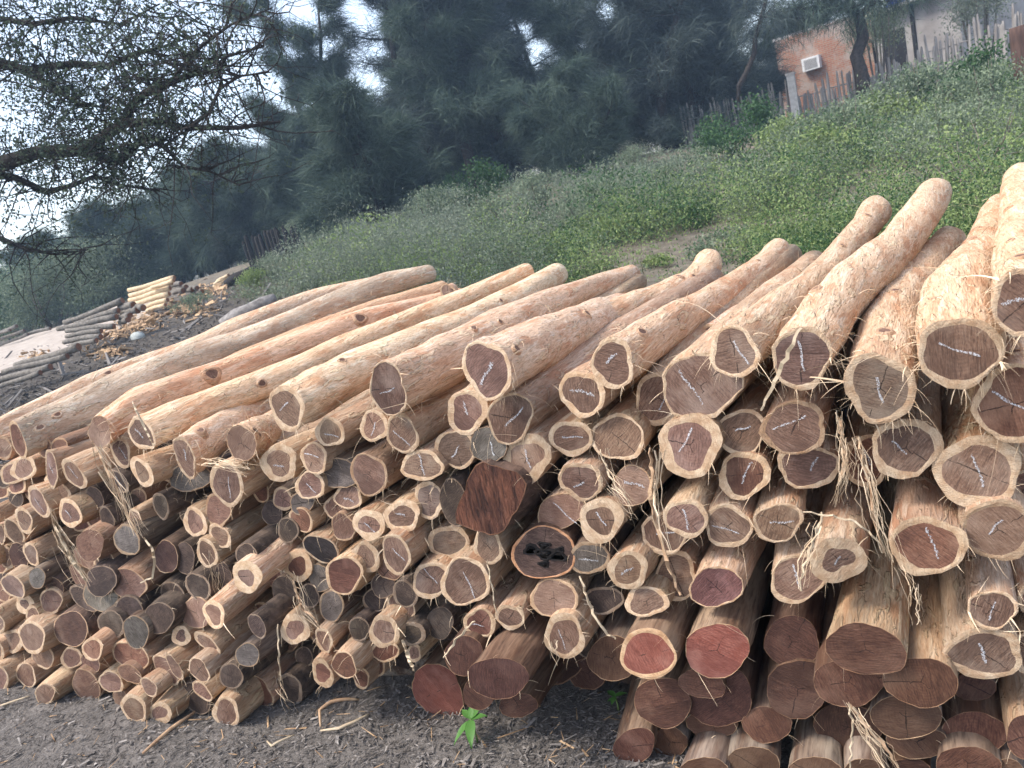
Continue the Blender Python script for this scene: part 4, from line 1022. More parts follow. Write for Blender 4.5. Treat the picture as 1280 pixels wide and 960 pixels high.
# ------------------------------------------------------------------ loose bark strips, torn wood, seedlings
M['strip'] = mat_simple('bark_strip', (.30, .18, .105), (.50, .345, .215), 18, .75, .5, .003)
M['strip_pale'] = mat_simple('pale_bark_strip', (.38, .29, .19), (.56, .455, .32), 18, .75, .5, .003)
def strip(pts, wpx, Y, lab, mat='strip', twist=1.1, tuft=0):
    P = []
    for i in range(len(pts) - 1):
        for f in (0, .25, .5, .75): P.append((pts[i][0] + (pts[i + 1][0] - pts[i][0]) * f, pts[i][1] + (pts[i + 1][1] - pts[i][1]) * f))
    P.append(pts[-1]); n = len(P); Ys = Y if hasattr(Y, '__len__') else (Y, Y)
    W = [at_Y(x, y, Ys[0] + (Ys[1] - Ys[0]) * i / (n - 1) - .008 * math.sin(i * 3.14 / (n - 1)) + .004 * math.sin(i * 1.7 + x)) + Vector((.0025 * math.sin(i * 2.3 + y), 0, .002 * math.sin(i * 1.9))) for i, (x, y) in enumerate(P)]
    b = MB(); c = W[0]; off = len(b.V)
    for sgn in (1, -1):
        base = len(b.V)
        for i, p in enumerate(W):
            t = (W[min(i + 1, n - 1)] - W[max(i - 1, 0)]).normalized(); view = (p - EYE).normalized(); s = t.cross(view).normalized()
            a = twist * math.sin(i * .7 + c.x * 9); nn = s.cross(t); s = s * math.cos(a) + nn * math.sin(a); nn = t.cross(s)
            w_ = .62 * wpx * depth(p) / F_PX * (.35 + .65 * math.sin(3.14 * min(.93, .08 + i / n)))
            b.V.append(tuple(p - c - s * w_ / 2 + nn * .0011 * sgn)); b.V.append(tuple(p - c + s * w_ / 2 + nn * .0011 * sgn))
        for i in range(n - 1):
            q = base + 2 * i; f = (q, q + 1, q + 3, q + 2); b.F.append(f if sgn > 0 else f[::-1])
    m2 = 2 * n
    for i in range(n - 1):
        for e in (0, 1): b.F.append((2 * i + e, 2 * i + 2 + e, m2 + 2 * i + 2 + e, m2 + 2 * i + e))
    o = b.build('bark_strip', M[mat], loc=c, smooth=False); tag(o, lab, 'bark strip')
    return o
strip([(812, 560), (815, 590), (813, 625), (822, 660), (832, 700), (842, 722), (850, 745)], 10, (1.50, 1.52), 'long orange bark strip dangling down the front right of centre')
strip([(1000, 410), (990, 432), (975, 462), (962, 492), (950, 512)], 8, (1.47, 1.46), 'straight pale strip leaning across the end of the long straight log', 'strip_pale', .15)
strip([(750, 562), (757, 583), (768, 606), (782, 622), (792, 640)], 4, (1.55, 1.53), 'thin pale strip looping between two chalked ends', 'strip_pale')
strip([(725, 720), (733, 745), (745, 775), (760, 793), (770, 798)], 6, (1.50, 1.49), 'curved bark strip ending on the bright red log', 'strip_pale')
strip([(1072, 545), (1078, 575), (1086, 605), (1094, 650), (1106, 690)], 6, (1.52, 1.5), 'long narrow strip hanging in the dark gap on the right')
strip([(1028, 640), (1022, 662), (1012, 690), (1003, 715), (1000, 738)], 6, (1.50, 1.46), 'bent strip drooping over a split chalked end', 'strip_pale')
strip([(1005, 640), (1040, 645), (1070, 652), (1098, 676), (1104, 690)], 4, (1.48, 1.5), 'thin strip lying crosswise beside the small dark round heart', 'strip_pale')
strip([(1060, 880), (1066, 905), (1064, 935), (1062, 965)], 4, (1.42, 1.40), 'thin dry stalk hanging at the bottom right', 'strip_pale')
strip([(1062, 880), (1085, 910), (1108, 935), (1125, 965)], 8, (1.40, 1.38), 'frayed bark strip splaying over the bottom right posts')
strip([(1048, 520), (1052, 545), (1056, 575), (1050, 600)], 10, (1.56, 1.55), 'torn orange bark slab hanging below the top logs at right')
strip([(122, 560), (132, 585), (146, 610), (158, 640), (170, 665)], 7, (1.52, 1.50), 'bark strip trailing down the left ends into a knot of threads')
strip([(180, 672), (190, 685), (194, 702), (190, 722), (176, 728)], 5, (1.46, 1.46), 'curved pale withe bowing out of the left side', 'strip_pale', .2)
strip([(66, 655), (76, 672), (88, 695), (100, 715), (106, 725)], 7, (1.46, 1.45), 'shaggy pale bark strip hanging over the cracked grey log', 'strip_pale')
strip([(70, 660), (82, 684), (90, 703), (104, 722)], 4, (1.455, 1.445), 'thin twin thread beside the shaggy pale strip', 'strip_pale')
strip([(166, 502), (172, 516), (178, 530), (186, 546), (192, 556)], 5, (1.55, 1.54), 'loose splinter hanging across the split log end at left', 'strip_pale')
strip([(347, 780), (348, 805), (349, 830), (351, 850)], 4, (1.46, 1.45), 'straight twig hanging before the small logs left of centre', 'strip_pale')
strip([(366, 725), (372, 745), (378, 760), (392, 772), (400, 785)], 5, (1.52, 1.50), 'kinked strip hanging under the reddish ring-shaped end', 'strip')
strip([(502, 800), (508, 815), (513, 828), (518, 838)], 9, (1.48, 1.47), 'short splintered slat hanging under a paired end', 'strip_pale')
strip([(555, 822), (570, 800), (584, 785), (594, 776)], 5, (1.44, 1.46), 'pale stick leaning against the purple-brown post', 'strip_pale')
strip([(609, 700), (613, 725), (617, 745), (620, 765)], 3, (1.50, 1.50), 'thin pale thread hanging under the pale-rimmed end', 'strip_pale')
def tuft(pts, spread, n, Y, lab):
    """a hank of loose bark threads hanging down over the log ends"""
    rr = random.Random(int(pts[0][0])); c = at_Y(pts[0][0], pts[0][1], Y); b = MB()
    for k in range(int(n * .62)):
        ox, oy = rr.gauss(0, spread * .5), rr.gauss(0, spread * .5); m0 = rr.randrange(0, max(1, len(pts) - 2)); P = []; ph = rr.uniform(0, 6)
        for i in range(m0, len(pts) - (1 if rr.random() < .4 else 0)):
            x, y = pts[i]; f = (i - m0) / 3
            P.append(at_Y(x + ox * (1 + f) + 4.5 * math.sin(i * 1.6 + ph), y + oy * .5 + rr.gauss(0, 3), Y - .01 + rr.gauss(0, .010)) - c)
        if len(P) < 2: continue
        Q = []
        for i in range(len(P) - 1):
            for f in (0, .33, .66): Q.append(P[i].lerp(P[i + 1], f) + Vector((rr.gauss(0, .0030), 0, rr.gauss(0, .0020))))
        Q.append(P[-1]); w_ = rr.uniform(.0006, .0015) * (2.6 if rr.random() < .12 else 1); d = (P[-1] - P[0]).normalized(); sd_ = d.cross((c - EYE).normalized()).normalized()
        b.ribbon(Q, [w_ * (1 - .6 * i / len(Q)) for i in range(len(Q))], (sd_ + Vector((0, rr.uniform(-.5, .5), 0))).normalized())
    return tag(b.build('straw_tuft', M['fibre'], loc=c, smooth=False), lab, 'straw tuft', kind='thing')
tuft([(62, 640), (70, 660), (82, 682), (94, 706), (106, 728)], 9, 46, 1.46, 'shaggy hank of pale threads hanging over the small ends near the left edge')
tuft([(122, 558), (132, 585), (146, 612), (158, 642), (170, 668)], 7, 40, 1.50, 'hank of tan threads trailing from the second top log down to a knot')
tuft([(255, 575), (275, 578), (295, 582), (312, 590)], 9, 40, 1.52, 'crest of pale straw over the split-toned end under the tan ringless log')
tuft([(262, 690), (268, 712), (272, 735), (278, 752)], 6, 22, 1.50, 'small tuft of threads dangling over dark ends left of centre')
tuft([(366, 722), (374, 745), (382, 765), (396, 790)], 6, 24, 1.50, 'loose threads hanging under the orange-ringed oval end')
tuft([(345, 840), (350, 858), (356, 875), (362, 890)], 5, 16, 1.42, 'thin threads hanging to the ground before the lowest small logs')
tuft([(748, 560), (757, 585), (768, 608), (784, 632), (796, 650)], 6, 22, 1.53, 'few long threads drooping across two chalked ends right of centre')
tuft([(1048, 520), (1052, 548), (1056, 575), (1052, 602), (1046, 630)], 7, 34, 1.53, 'torn fibrous curtain hanging beneath the top logs on the right')
tuft([(1072, 545), (1080, 580), (1090, 620), (1102, 660), (1112, 700)], 7, 26, 1.50, 'long stringy threads hanging in the black gap on the right')
tuft([(1022, 650), (1014, 680), (1006, 710), (1000, 735)], 5, 20, 1.47, 'threads drooping over the split chalked end above the striated post')
tuft([(1130, 705), (1140, 730), (1146, 755), (1150, 780)], 6, 18, 1.49, 'wispy threads hanging down the pale-sided posts at right')
tuft([(825, 560), (820, 600), (826, 645), (838, 690)], 5, 16, 1.50, 'wispy threads beside the long orange bark strip')
tuft([(1062, 880), (1075, 905), (1096, 935), (1115, 970)], 9, 30, 1.38, 'splayed hank of dry fibres over the lowest posts at right')
tuft([(690, 800), (694, 815), (700, 828)], 5, 14, 1.50, 'short frayed fibres under the upright-chalked small end')
def ground_strip(pts, w_, lab, mat, arch=.02, ground=True):
    P = [at_z(x, y, 0) for x, y in pts]; Q = []
    for i in range(len(P) - 1):
        for f in (0, .33, .66): Q.append(P[i].lerp(P[i + 1], f))
    Q.append(P[-1]); n = len(Q); b = MB(); c = Q[0]
    for i, p in enumerate(Q):
        p = p - c + Vector((0, 0, .012 + arch * math.sin(3.14 * i / (n - 1)))); Q[i] = p
    b.tube(Q, [w_ / 2 * (.4 + .6 * math.sin(3.14 * (i + .6) / (n + .2))) for i in range(n)], 5)
    return tag(b.build('bark_strip', M[mat], loc=c), lab, 'bark strip')
ground_strip([(402, 912), (403, 898), (418, 890), (436, 884), (450, 878)], .014, 'curled bark strip lying on the earth before the middle of the pile', 'strip', .03)
ground_strip([(402, 917), (425, 916), (446, 907), (463, 896)], .012, 'straight bark strip lying on the earth before the middle of the pile', 'strip_pale', .006)
ground_strip([(335, 930), (342, 939), (352, 933), (370, 922)], .009, 'small hooked bark strip on the earth near the bottom edge', 'strip_pale', .01)
ground_strip([(-20, 893), (10, 883), (38, 873)], .011, 'pale stick on the earth at the bottom left corner', 'strip_pale', .002)
ground_strip([(180, 945), (215, 915), (245, 893)], .016, 'brown stick on the earth before the left end of the pile', 'strip', .002)

def leafblade(b, base, d, L, w, droop):
    d = Vector(d).normalized(); s = d.cross(UP).normalized(); o = len(b.V); N = 5
    for i in range(N + 1):
        f = i / N; p = Vector(base) + d * L * f + Vector((0, 0, -droop * L * f * f)); ww = w * math.sin(3.14 * min(1, .10 + f * .9)) * (1.15 - f * .4)
        b.V += [tuple(p - s * ww / 2 + Vector((0, 0, w * .12))), tuple(p), tuple(p + s * ww / 2 + Vector((0, 0, w * .12)))]
    for i in range(N):
        for e in (0, 1): q = o + 3 * i + e; b.F.append((q, q + 1, q + 4, q + 3))
M['seedling'] = mat_leaf('seedling_leaf', [(.0, (.06, .16, .035)), (1.0, (.12, .27, .065))], .45, .3)
M['stem'] = mat_simple('green_stem', (.10, .16, .05), (.16, .22, .08), 30)
def seedling(px, py, h, leaves, lab):
    g = at_z(px, py, 0); rt = empty('seedling', (g.x, g.y, 0), lab, 'plant'); b = MB(); b.tube([(0, 0, -.01), (.004, -.003, h * .5), (0, 0, h)], [.0035, .003, .002], 6); b.build('stem', M['stem'], rt)
    for az, L, w_, dr, up_, hz in leaves:
        lb = MB(); a = R(az); leafblade(lb, (0, 0, h * hz), (math.cos(a), math.sin(a), up_), L, w_, dr); lb.build('leaf', M['seedling'], rt)
hd = math.degrees(HEAD)
seedling(597, 928, .085, [(-75 + 10, .085, .034, .55, .1, .95), (-120, .075, .026, .6, .05, .9), (10, .062, .028, .2, .35, 1), (60, .055, .026, .1, .6, 1), (150, .060, .026, .25, .3, 1), (200, .045, .020, .5, .2, .8), (110, .045, .022, .1, .7, 1)], 'bright green seedling on the grey earth before the orange-red post')
seedling(773, 888, .05, [(30, .04, .02, .3, .3, 1), (150, .04, .02, .3, .3, 1), (270, .035, .018, .4, .2, 1), (220, .03, .016, .4, .5, .8)], 'tiny dark green sprout in shade beside the grey post')
# ------------------------------------------------------------------ vegetation
def unit(a): return a / np.maximum(1e-9, np.linalg.norm(a, axis=1, keepdims=True))
def leaf_quads(C, L, W, rs, dirs=None, spread=1.0):
    """a four-cornered folded leaf at every centre"""
    N = len(C); d = rs.normal(size=(N, 3)) * spread
    if dirs is not None: d = d + dirs
    d = unit(d); s = unit(np.cross(d, rs.normal(size=(N, 3)))); nn = np.cross(d, s)
    L = np.broadcast_to(np.asarray(L).reshape(-1, 1), (N, 1)); W = np.broadcast_to(np.asarray(W).reshape(-1, 1), (N, 1))
    a = C - d * L * .5; b = C + s * W * .5 + nn * W * .15; c = C + d * L * .5; e = C - s * W * .5 + nn * W * .15
    V = np.stack([a, b, c, e], 1).reshape(-1, 3); F = np.arange(4 * N).reshape(-1, 4)
    return V, F
def strands(P, D, L, W, rs, droop=.6, seg=3):
    """thin drooping sprays: a ribbon of seg pieces from every point"""
    N = len(P); d = unit(D); s = unit(np.cross(d, rs.normal(size=(N, 3)))); L = L.reshape(-1, 1); W = W.reshape(-1, 1)
    rows = []; p = P.copy()
    for i in range(seg + 1):
        w = W * (1 - .8 * i / seg); rows += [p - s * w / 2, p + s * w / 2]
        d = unit(d + np.array([[0, 0, -droop / seg]]) + rs.normal(size=(N, 3)) * .12); p = p + d * (L / seg)
    k = 2 * (seg + 1); V = np.stack(rows, 1).reshape(-1, 3); b = (np.arange(N) * k).reshape(-1, 1, 1)
    q = np.array([[2 * i, 2 * i + 1, 2 * i + 3, 2 * i + 2] for i in range(seg)]).reshape(1, seg, 4)
    return V, (b + q).reshape(-1, 4)
def cat(parts):
    V = []; F = []; o = 0
    for v, f in parts: V.append(v); F.append(f + o); o += len(v)
    return np.concatenate(V), np.concatenate(F)

M['feather'] = mat_leaf('feathery_foliage', [(.15, (.022, .038, .036)), (.45, (.060, .092, .072)), (.75, (.11, .150, .108)), (1.0, (.19, .225, .155))], .7, .2, .9)
M['feather_grey'] = mat_leaf('greyish_feathery_foliage', [(.15, (.024, .036, .040)), (.5, (.068, .092, .086)), (1.0, (.155, .185, .155))], .7, .2, .9)
M['acacia'] = mat_leaf('small_dull_leaves', [(.0, (.035, .052, .036)), (.6, (.075, .10, .065)), (1.0, (.13, .16, .095))], .6, .3, 1.5)
M['weed'] = mat_leaf('grey_green_weeds', [(.0, (.055, .085, .050)), (.35, (.125, .165, .105)), (.7, (.205, .25, .16)), (1.0, (.33, .365, .245))], .65, .25, .7)
M['weedgrey'] = mat_leaf('silvery_weeds', [(.0, (.10, .125, .09)), (.5, (.20, .23, .17)), (1.0, (.32, .35, .27))], .65, .25, 1.2)
M['bright'] = mat_leaf('fresh_green_leaves', [(.0, (.085, .14, .05)), (.5, (.20, .27, .095)), (1.0, (.36, .42, .18))], .55, .3, 1.5)
M['deep'] = mat_leaf('deep_green_leaves', [(.0, (.022, .055, .020)), (.5, (.045, .100, .034)), (1.0, (.085, .16, .055))], .5, .25, 1.5)
M['trunk'] = mat_simple('dark_trunk_bark', (.022, .018, .016), (.07, .058, .05), 14, .95, .7, .03)
M['twig'] = mat_simple('grey_twigs', (.10, .085, .07), (.22, .19, .155), 30, .9, .3, .004)

def branch_path(p, d, L, n, rr, wob=.25, lift=0.0):
    pts = [Vector(p)]; d = Vector(d).normalized()
    for i in range(n):
        d = (d + Vector((rr.gauss(0, wob), rr.gauss(0, wob), rr.gauss(0, wob) + lift))).normalized(); pts.append(pts[-1] + d * (L / n))
    return pts
def feather_tree(seed, H, Rw, base_clear, n_str, mat, dens_lo=.0):
    """tamarisk-like tree: several leaning limbs, each tip carrying plumes of thin drooping sprays"""
    rr = random.Random(seed); rs = np.random.RandomState(seed)
    rt = empty('feathery_tree', (0, 0, 0)); tb = MB(); tips = []
    nst = rr.choice((2, 3, 3))
    for s in range(nst):
        a = 6.28 * s / nst + rr.uniform(-.5, .5); lean = rr.uniform(.08, .32)
        P = branch_path((rr.uniform(-.12, .12), rr.uniform(-.12, .12), -.15), (math.cos(a) * lean, math.sin(a) * lean, 1), H * rr.uniform(.72, .9), 9, rr, .10, .05)
        tb.tube(P, [.13 * H / 8 * (1.15 - .95 * i / 9) + .012 for i in range(10)], 7, lump=.06)
        for i in range(2, 10):
            for q in range(3 if i > 3 else 2):
                b = rr.uniform(0, 6.28); L = Rw * rr.uniform(.45, 1.0) * (1.05 - .055 * i)
                B = branch_path(P[i], (math.cos(b), math.sin(b), rr.uniform(-.05, .7)), L, 5, rr, .16, .02)
                if B[-1].z < base_clear * .6: continue
                tb.tube(B, [.035 * H / 8 * (1.1 - i2 * .18) + .005 for i2 in range(6)], 5)
                tips += [(B[k], (B[k] - B[k - 1]).normalized()) for k in (2, 3, 4, 5)]
    # low skirts of foliage in the shaggier trees
    for _ in range(int(dens_lo * 40)):
        a = rr.uniform(0, 6.28); q = Rw * rr.uniform(.5, 1); tips.append((Vector((math.cos(a) * q, math.sin(a) * q, rr.uniform(.25, .35 * H))), Vector((math.cos(a), math.sin(a), .5))))
    tb.build('trunk', M['trunk'], rt)
    T = np.array([t[0][:] for t in tips]); TD = np.array([t[1][:] for t in tips]); wgt = rs.gamma(1.1, 1, len(T)); wgt /= wgt.sum()
    k = rs.choice(len(T), n_str, p=wgt)
    P = T[k] + rs.normal(size=(n_str, 3)) * np.array([[.17, .17, .15]]) * Rw / 2.4
    D = TD[k] * .9 + rs.normal(size=(n_str, 3)) * .50 + np.array([[0, 0, .25]])
    V, F = strands(P, D, rs.uniform(.30, .75, n_str), rs.uniform(.012, .026, n_str), rs, .8, 3)
    V[:, 2] = np.maximum(V[:, 2], .02)
    mesh('crown', V, F, mat, rt, smooth=False)
    return rt
def leafy_mass(seed, rad, h, n, L, W, mat, name='shrub', stems=7, lumps=14, base=0.0, rt=None):
    """bush of leaf clumps on thin stems, ragged outline"""
    rr = random.Random(seed); rs = np.random.RandomState(seed); rt = rt or empty(name, (0, 0, 0)); C = []; sb = MB()
    for i in range(lumps):
        a = rr.uniform(0, 6.28); q = rad * math.sqrt(rr.random()) * .85; z = base + (h - base) * rr.uniform(.18, .95) * (1 - .45 * (q / rad) ** 2)
        C.append((q * math.cos(a), q * math.sin(a), z))
    for i in range(min(stems, lumps)):
        p = Vector(C[i]); b = Vector((p.x * .25, p.y * .25, -.03)); mid_ = b.lerp(p, .5) + Vector((p.x * .15, p.y * .15, .02 * h))
        sb.tube([b, mid_, p, p + (p - mid_) * .5 + Vector((0, 0, .05 * h))], [.016 * h + .003, .011 * h + .002, .007 * h + .002, .002], 5)
    sb.build('stems', M['twig'], rt)
    C = np.array(C); k = rs.randint(0, lumps, n); r_ = np.array([[rad * .36, rad * .36, h * .20]])
    g = rs.normal(size=(n, 3)); g = unit(g) * np.abs(rs.normal(size=(n, 1)) * .35 + .75)
    P = C[k] + g * r_; P[:, 2] = np.maximum(P[:, 2], .02)
    V, F = leaf_quads(P, rs.uniform(L * .6, L * 1.3, n), rs.uniform(W * .6, W * 1.2, n), rs, dirs=np.array([[0, 0, .5]]), spread=.8)
    mesh('leaves', V, F, mat, rt, smooth=False)
    return rt
def place(o, p, rz, sc, label, cat_, group=None):
    o.location = p; o.rotation_euler = (0, 0, rz); o.scale = (sc, sc, sc) if not hasattr(sc, '__len__') else sc
    tag(o, label, cat_, group); return o

protos = [feather_tree(21, 9.5, 2.7, 1.0, 46000, M['feather'], .9), feather_tree(22, 10.5, 3.0, 1.4, 46000, M['feather_grey'], .9), feather_tree(23, 5.0, 2.1, .4, 38000, M['feather'], 1.3), feather_tree(24, 7.5, 2.6, .9, 42000, M['feather_grey'], 1.0)]
used_t = set()
def tree(kind, px, D, sc, label, rz=None, group='feathery trees on the slope'):
    o = protos[kind] if kind not in used_t else copy_tree(protos[kind]); used_t.add(kind)
    p = ground_at(px, 230, D); p.z -= .05
    return place(o, p, rng.uniform(0, 6.28) if rz is None else rz, sc, label, 'tree', group)
FT = [  # front row, left to right
 (3, 215, 36, .62, 'feathery tree rising over the green thicket left of the track'),
 (3, 300, 32, .72, 'dark feathery tree standing at the far end of the track'),
 (2, 395, 31, 1.00, 'low shaggy feathery tree just right of the dark stake fence'),
 (0, 415, 31, .98, 'tall thin-topped tree with sky showing through its crown'),
 (2, 462, 24, 1.00, 'shaggy grey-green tree with foliage down to the ground, right of the stakes'),
 (1, 520, 30, 1.0, 'tall dark tree behind the shaggy grey-green one'),
 (0, 590, 29, 1.05, 'tall dark feathery tree above the brightest green weeds'),
 (1, 655, 31, 1.05, 'tall dense tree left of the short dark trunk'),
 (2, 728, 25, .82, 'small round feathery tree on one short dark trunk'),
 (0, 770, 31, 1.0, 'tall dark tree behind the small round feathery one'),
 (1, 838, 30, 1.0, 'dark tree at the left end of the picket fence'),
 (3, 890, 31, 1.15, 'dark bushy tree behind the left end of the picket fence'),
 (0, 912, 41, .95, 'feathery tree left of the brick house'),
]
for k, px, D, sc, lab in FT: tree(k, px, D, sc, lab)
for px, D, sc, lab in ((15, 38, 1.0, 'soft feathery tree at the far left above the dark thicket'), (72, 37, .95, 'soft feathery tree in the gap under the lowest spreading limb'), (135, 35, .95, 'soft grey-green feathery tree over the thicket behind the bark stack'), (185, 34, 1.0, 'soft feathery tree over the thicket behind the pale stack'), (238, 34, 1.1, 'shaggy feathery tree on the far side of the track'), (282, 33, 1.15, 'shaggy feathery tree at the bend of the track'), (505, 33, 1.05, 'shaggy dark tree low behind the weeds, under the tall dark trees'), (575, 33, 1.05, 'shaggy dark tree filling the shade behind the brightest weeds'), (640, 34, 1.0, 'shaggy dark tree low in the shade left of the short dark trunk'),
  (690, 34, 1.05, 'shaggy dark tree low behind the small round feathery tree'), (785, 33, 1.05, 'shaggy low tree right of the small round feathery tree'), (850, 34, 1.1, 'shaggy low tree behind the picket fence'), (905, 34, 1.0, 'shaggy low tree by the thin bent trunk'), (330, 32, .9, 'shaggy low tree behind the dark stakes'), (430, 34, 1.0, 'shaggy low tree right behind the ground-sweeping one')):
    tree(2, px, D, sc, lab)
for i, (px, D, sc, k) in enumerate([(110, 46, .42, 3), (175, 47, .45, 3), (250, 44, .62, 3), (345, 43, .72, 0), (450, 42, 1.05, 3), (545, 41, 1.1, 1), (620, 40, 1.1, 0), (705, 41, 1.1, 1), (800, 40, 1.1, 3), (870, 41, 1.1, 0), (930, 43, 1.1, 1), (1010, 50, 1.2, 3)]):
    tree(k, px, D, sc, 'hazy dark tree filling the back row behind the front trees', group='back row of trees behind the feathery ones')
# big branching tree whose trunk stands out of frame at the left
rtA = empty('acacia_tree', ground_at(-330, 300, 11.0), 'spreading dark-limbed tree with small sparse leaves reaching in from the left', 'tree')
base = rtA.location.copy(); tb = MB(); tips = []
def apx(x, y, D): return at_D(x, y, D) - base
trunk_top = apx(-260, 235, 10.6)
tb.tube([Vector((0, 0, -.2)), Vector((.05, .1, .8)), trunk_top * .6 + Vector((.1, 0, .2)), trunk_top], [.26, .21, .18, .17], 10, lump=.06)
LIMBS = [([(-260, 235), (-150, 222), (-60, 220), (0, 205), (50, 190), (98, 189), (130, 170), (158, 153), (200, 152), (235, 160), (300, 160), (350, 152)], 10.6, 9.6, .125, .015),
 ([(98, 189), (130, 198), (150, 202), (164, 188), (178, 174), (196, 174), (212, 190), (230, 208), (262, 214), (300, 232)], 10.2, 9.8, .06, .010),
 ([(155, 156), (164, 132), (182, 116), (215, 102), (245, 92), (272, 88), (284, 70), (330, 58)], 10.0, 9.3, .06, .010),
 ([(-260, 235), (-150, 232), (-40, 212), (20, 222), (58, 240), (90, 232), (118, 220), (140, 230), (200, 238)], 10.6, 10.4, .07, .010),
 ([(-260, 235), (-150, 150), (-60, 80), (0, 78), (35, 88), (90, 80), (135, 82), (168, 68), (205, 58), (240, 45)], 10.6, 10.0, .09, .008),
 ([(20, 84), (48, 98), (75, 116), (100, 130), (130, 134), (170, 140)], 10.3, 10.2, .05, .008),
 ([(-260, 235), (-180, 60), (-90, -40), (0, -20), (80, -10), (150, -20), (220, -40)], 10.6, 10.6, .09, .01),
 ([(-150, 232), (-60, 290), (0, 298), (35, 312), (70, 318), (110, 312)], 10.6, 10.8, .06, .008),
 ([(-60, 80), (-20, 20), (40, 30), (90, 22), (150, 30), (200, 5)], 10.5, 10.3, .05, .008),
 ([(235, 160), (262, 140), (275, 110), (300, 95), (340, 90)], 9.8, 9.3, .03, .008),
 ([(215, 102), (235, 75), (255, 55), (290, 30), (340, 10)], 9.7, 9.2, .03, .006)]
for pts, d0, d1, r0_, r1_ in LIMBS:
    P = [apx(x, y, d0 + (d1 - d0) * i / (len(pts) - 1) + .12 * math.sin(i * 1.7)) for i, (x, y) in enumerate(pts)]
    tb.tube(P, [r0_ + (r1_ - r0_) * i / (len(P) - 1) for i in range(len(P))], 7, lump=.08)
    for i in range(1, len(P)):
        for q in range(9):
            f = rng.random(); s = P[i - 1].lerp(P[i], f); Lx = (P[i] - P[i - 1]).length
            d = Vector((rng.gauss(0, 1), rng.gauss(0, 1), rng.gauss(.15, .8))); B = branch_path(s, d, rng.uniform(.4, 1.5), 5, random.Random(rng.random()), .30)
            tb.tube(B, [.011, .009, .007, .005, .004, .003], 4); tips += B[1:]
            for _ in range(2):
                B2 = branch_path(B[rng.randrange(1, 5)], Vector((rng.gauss(0, 1), rng.gauss(0, 1), rng.gauss(0, .8))), rng.uniform(.25, .6), 4, random.Random(rng.random()), .3)
                tb.tube(B2, [.005, .004, .003, .003, .002], 3); tips += B2[1:]
tb.build('trunk', M['trunk'], rtA)
# leaf sprays thicken up and to the left, thin out to single twigs at the right
T = np.array([t[:] for t in tips]); wts = []
for t in tips:
    x, y = project(t + base); wts.append(max(.05, 1.0 - max(0, x - 110) / 260) * (1.0 if y < 240 else .55))
wts = np.array(wts); wts /= wts.sum(); rsA = np.random.RandomState(5); N = 27000
k = np.repeat(rsA.choice(len(T), N // 5, p=wts), 5); anc = np.repeat(rsA.normal(size=(N // 5, 3)) * .12, 5, axis=0); P = T[k] + anc + rsA.normal(size=(N, 3)) * .035
V, F = leaf_quads(P, rsA.uniform(.035, .070, N), rsA.uniform(.018, .032, N), rsA, dirs=np.array([[0, 0, -.3]]))
mesh('crown', V, F, M['acacia'], rtA, smooth=False)

# dark tree before the house
p0 = ground_at(1076, 95, 27.0); rtB = empty('shade_tree', p0, 'dark crooked-trunked tree standing before the brick house', 'tree'); tb = MB()
def bpx(x, y, D=27.0): return at_D(x, y, D) - p0
tb.tube([Vector((0, 0, -.2)), bpx(1076, 88), bpx(1070, 70), bpx(1078, 48), bpx(1076, 28), bpx(1068, 12)], [.26, .23, .20, .19, .17, .15], 9, lump=.06)
tipsB = []
for pts in ([(1070, 16), (1050, 8), (1020, 12), (995, 10), (970, 22)], [(1074, 24), (1086, 6), (1098, -20), (1130, -50)], [(1068, 12), (1050, -20), (1030, -60)], [(1050, 8), (1020, -25), (980, -40)], [(1086, 6), (1110, -10), (1150, -25)]):
    P = [bpx(x, y, 27 + rng.uniform(-.6, .6)) for x, y in pts]; tb.tube(P, [.11 - .018 * i for i in range(len(P))], 6)
    for i in range(1, len(P)):
        for _ in range(6):
            B = branch_path(P[i], Vector((rng.gauss(0, 1), rng.gauss(0, 1), rng.gauss(.2, .5))), rng.uniform(.6, 1.5), 4, random.Random(rng.random()), .2)
            tb.tube(B, [.03, .022, .016, .01, .006], 4); tipsB += [(B[k], (B[k] - B[k - 1]).normalized()) for k in (2, 3, 4)]
tb.build('trunk', M['trunk'], rtB)
T = np.array([t[0][:] for t in tipsB]); TD = np.array([t[1][:] for t in tipsB]); rsB = np.random.RandomState(8); N = 11000; k = rsB.randint(0, len(T), N)
keep = np.array([not (980 < project(Vector(T[i]) + p0)[0] < 1052 and 42 < project(Vector(T[i]) + p0)[1] < 140) for i in range(len(T))]); T = T[keep]; TD = TD[keep]; k = rsB.randint(0, len(T), N)
V, F = strands(T[k] + rsB.normal(size=(N, 3)) * .22, TD[k] + rsB.normal(size=(N, 3)) * .6, rsB.uniform(.25, .6, N), rsB.uniform(.012, .022, N), rsB, 1.0, 3)
mesh('crown', V, F, M['feather'], rtB, smooth=False)
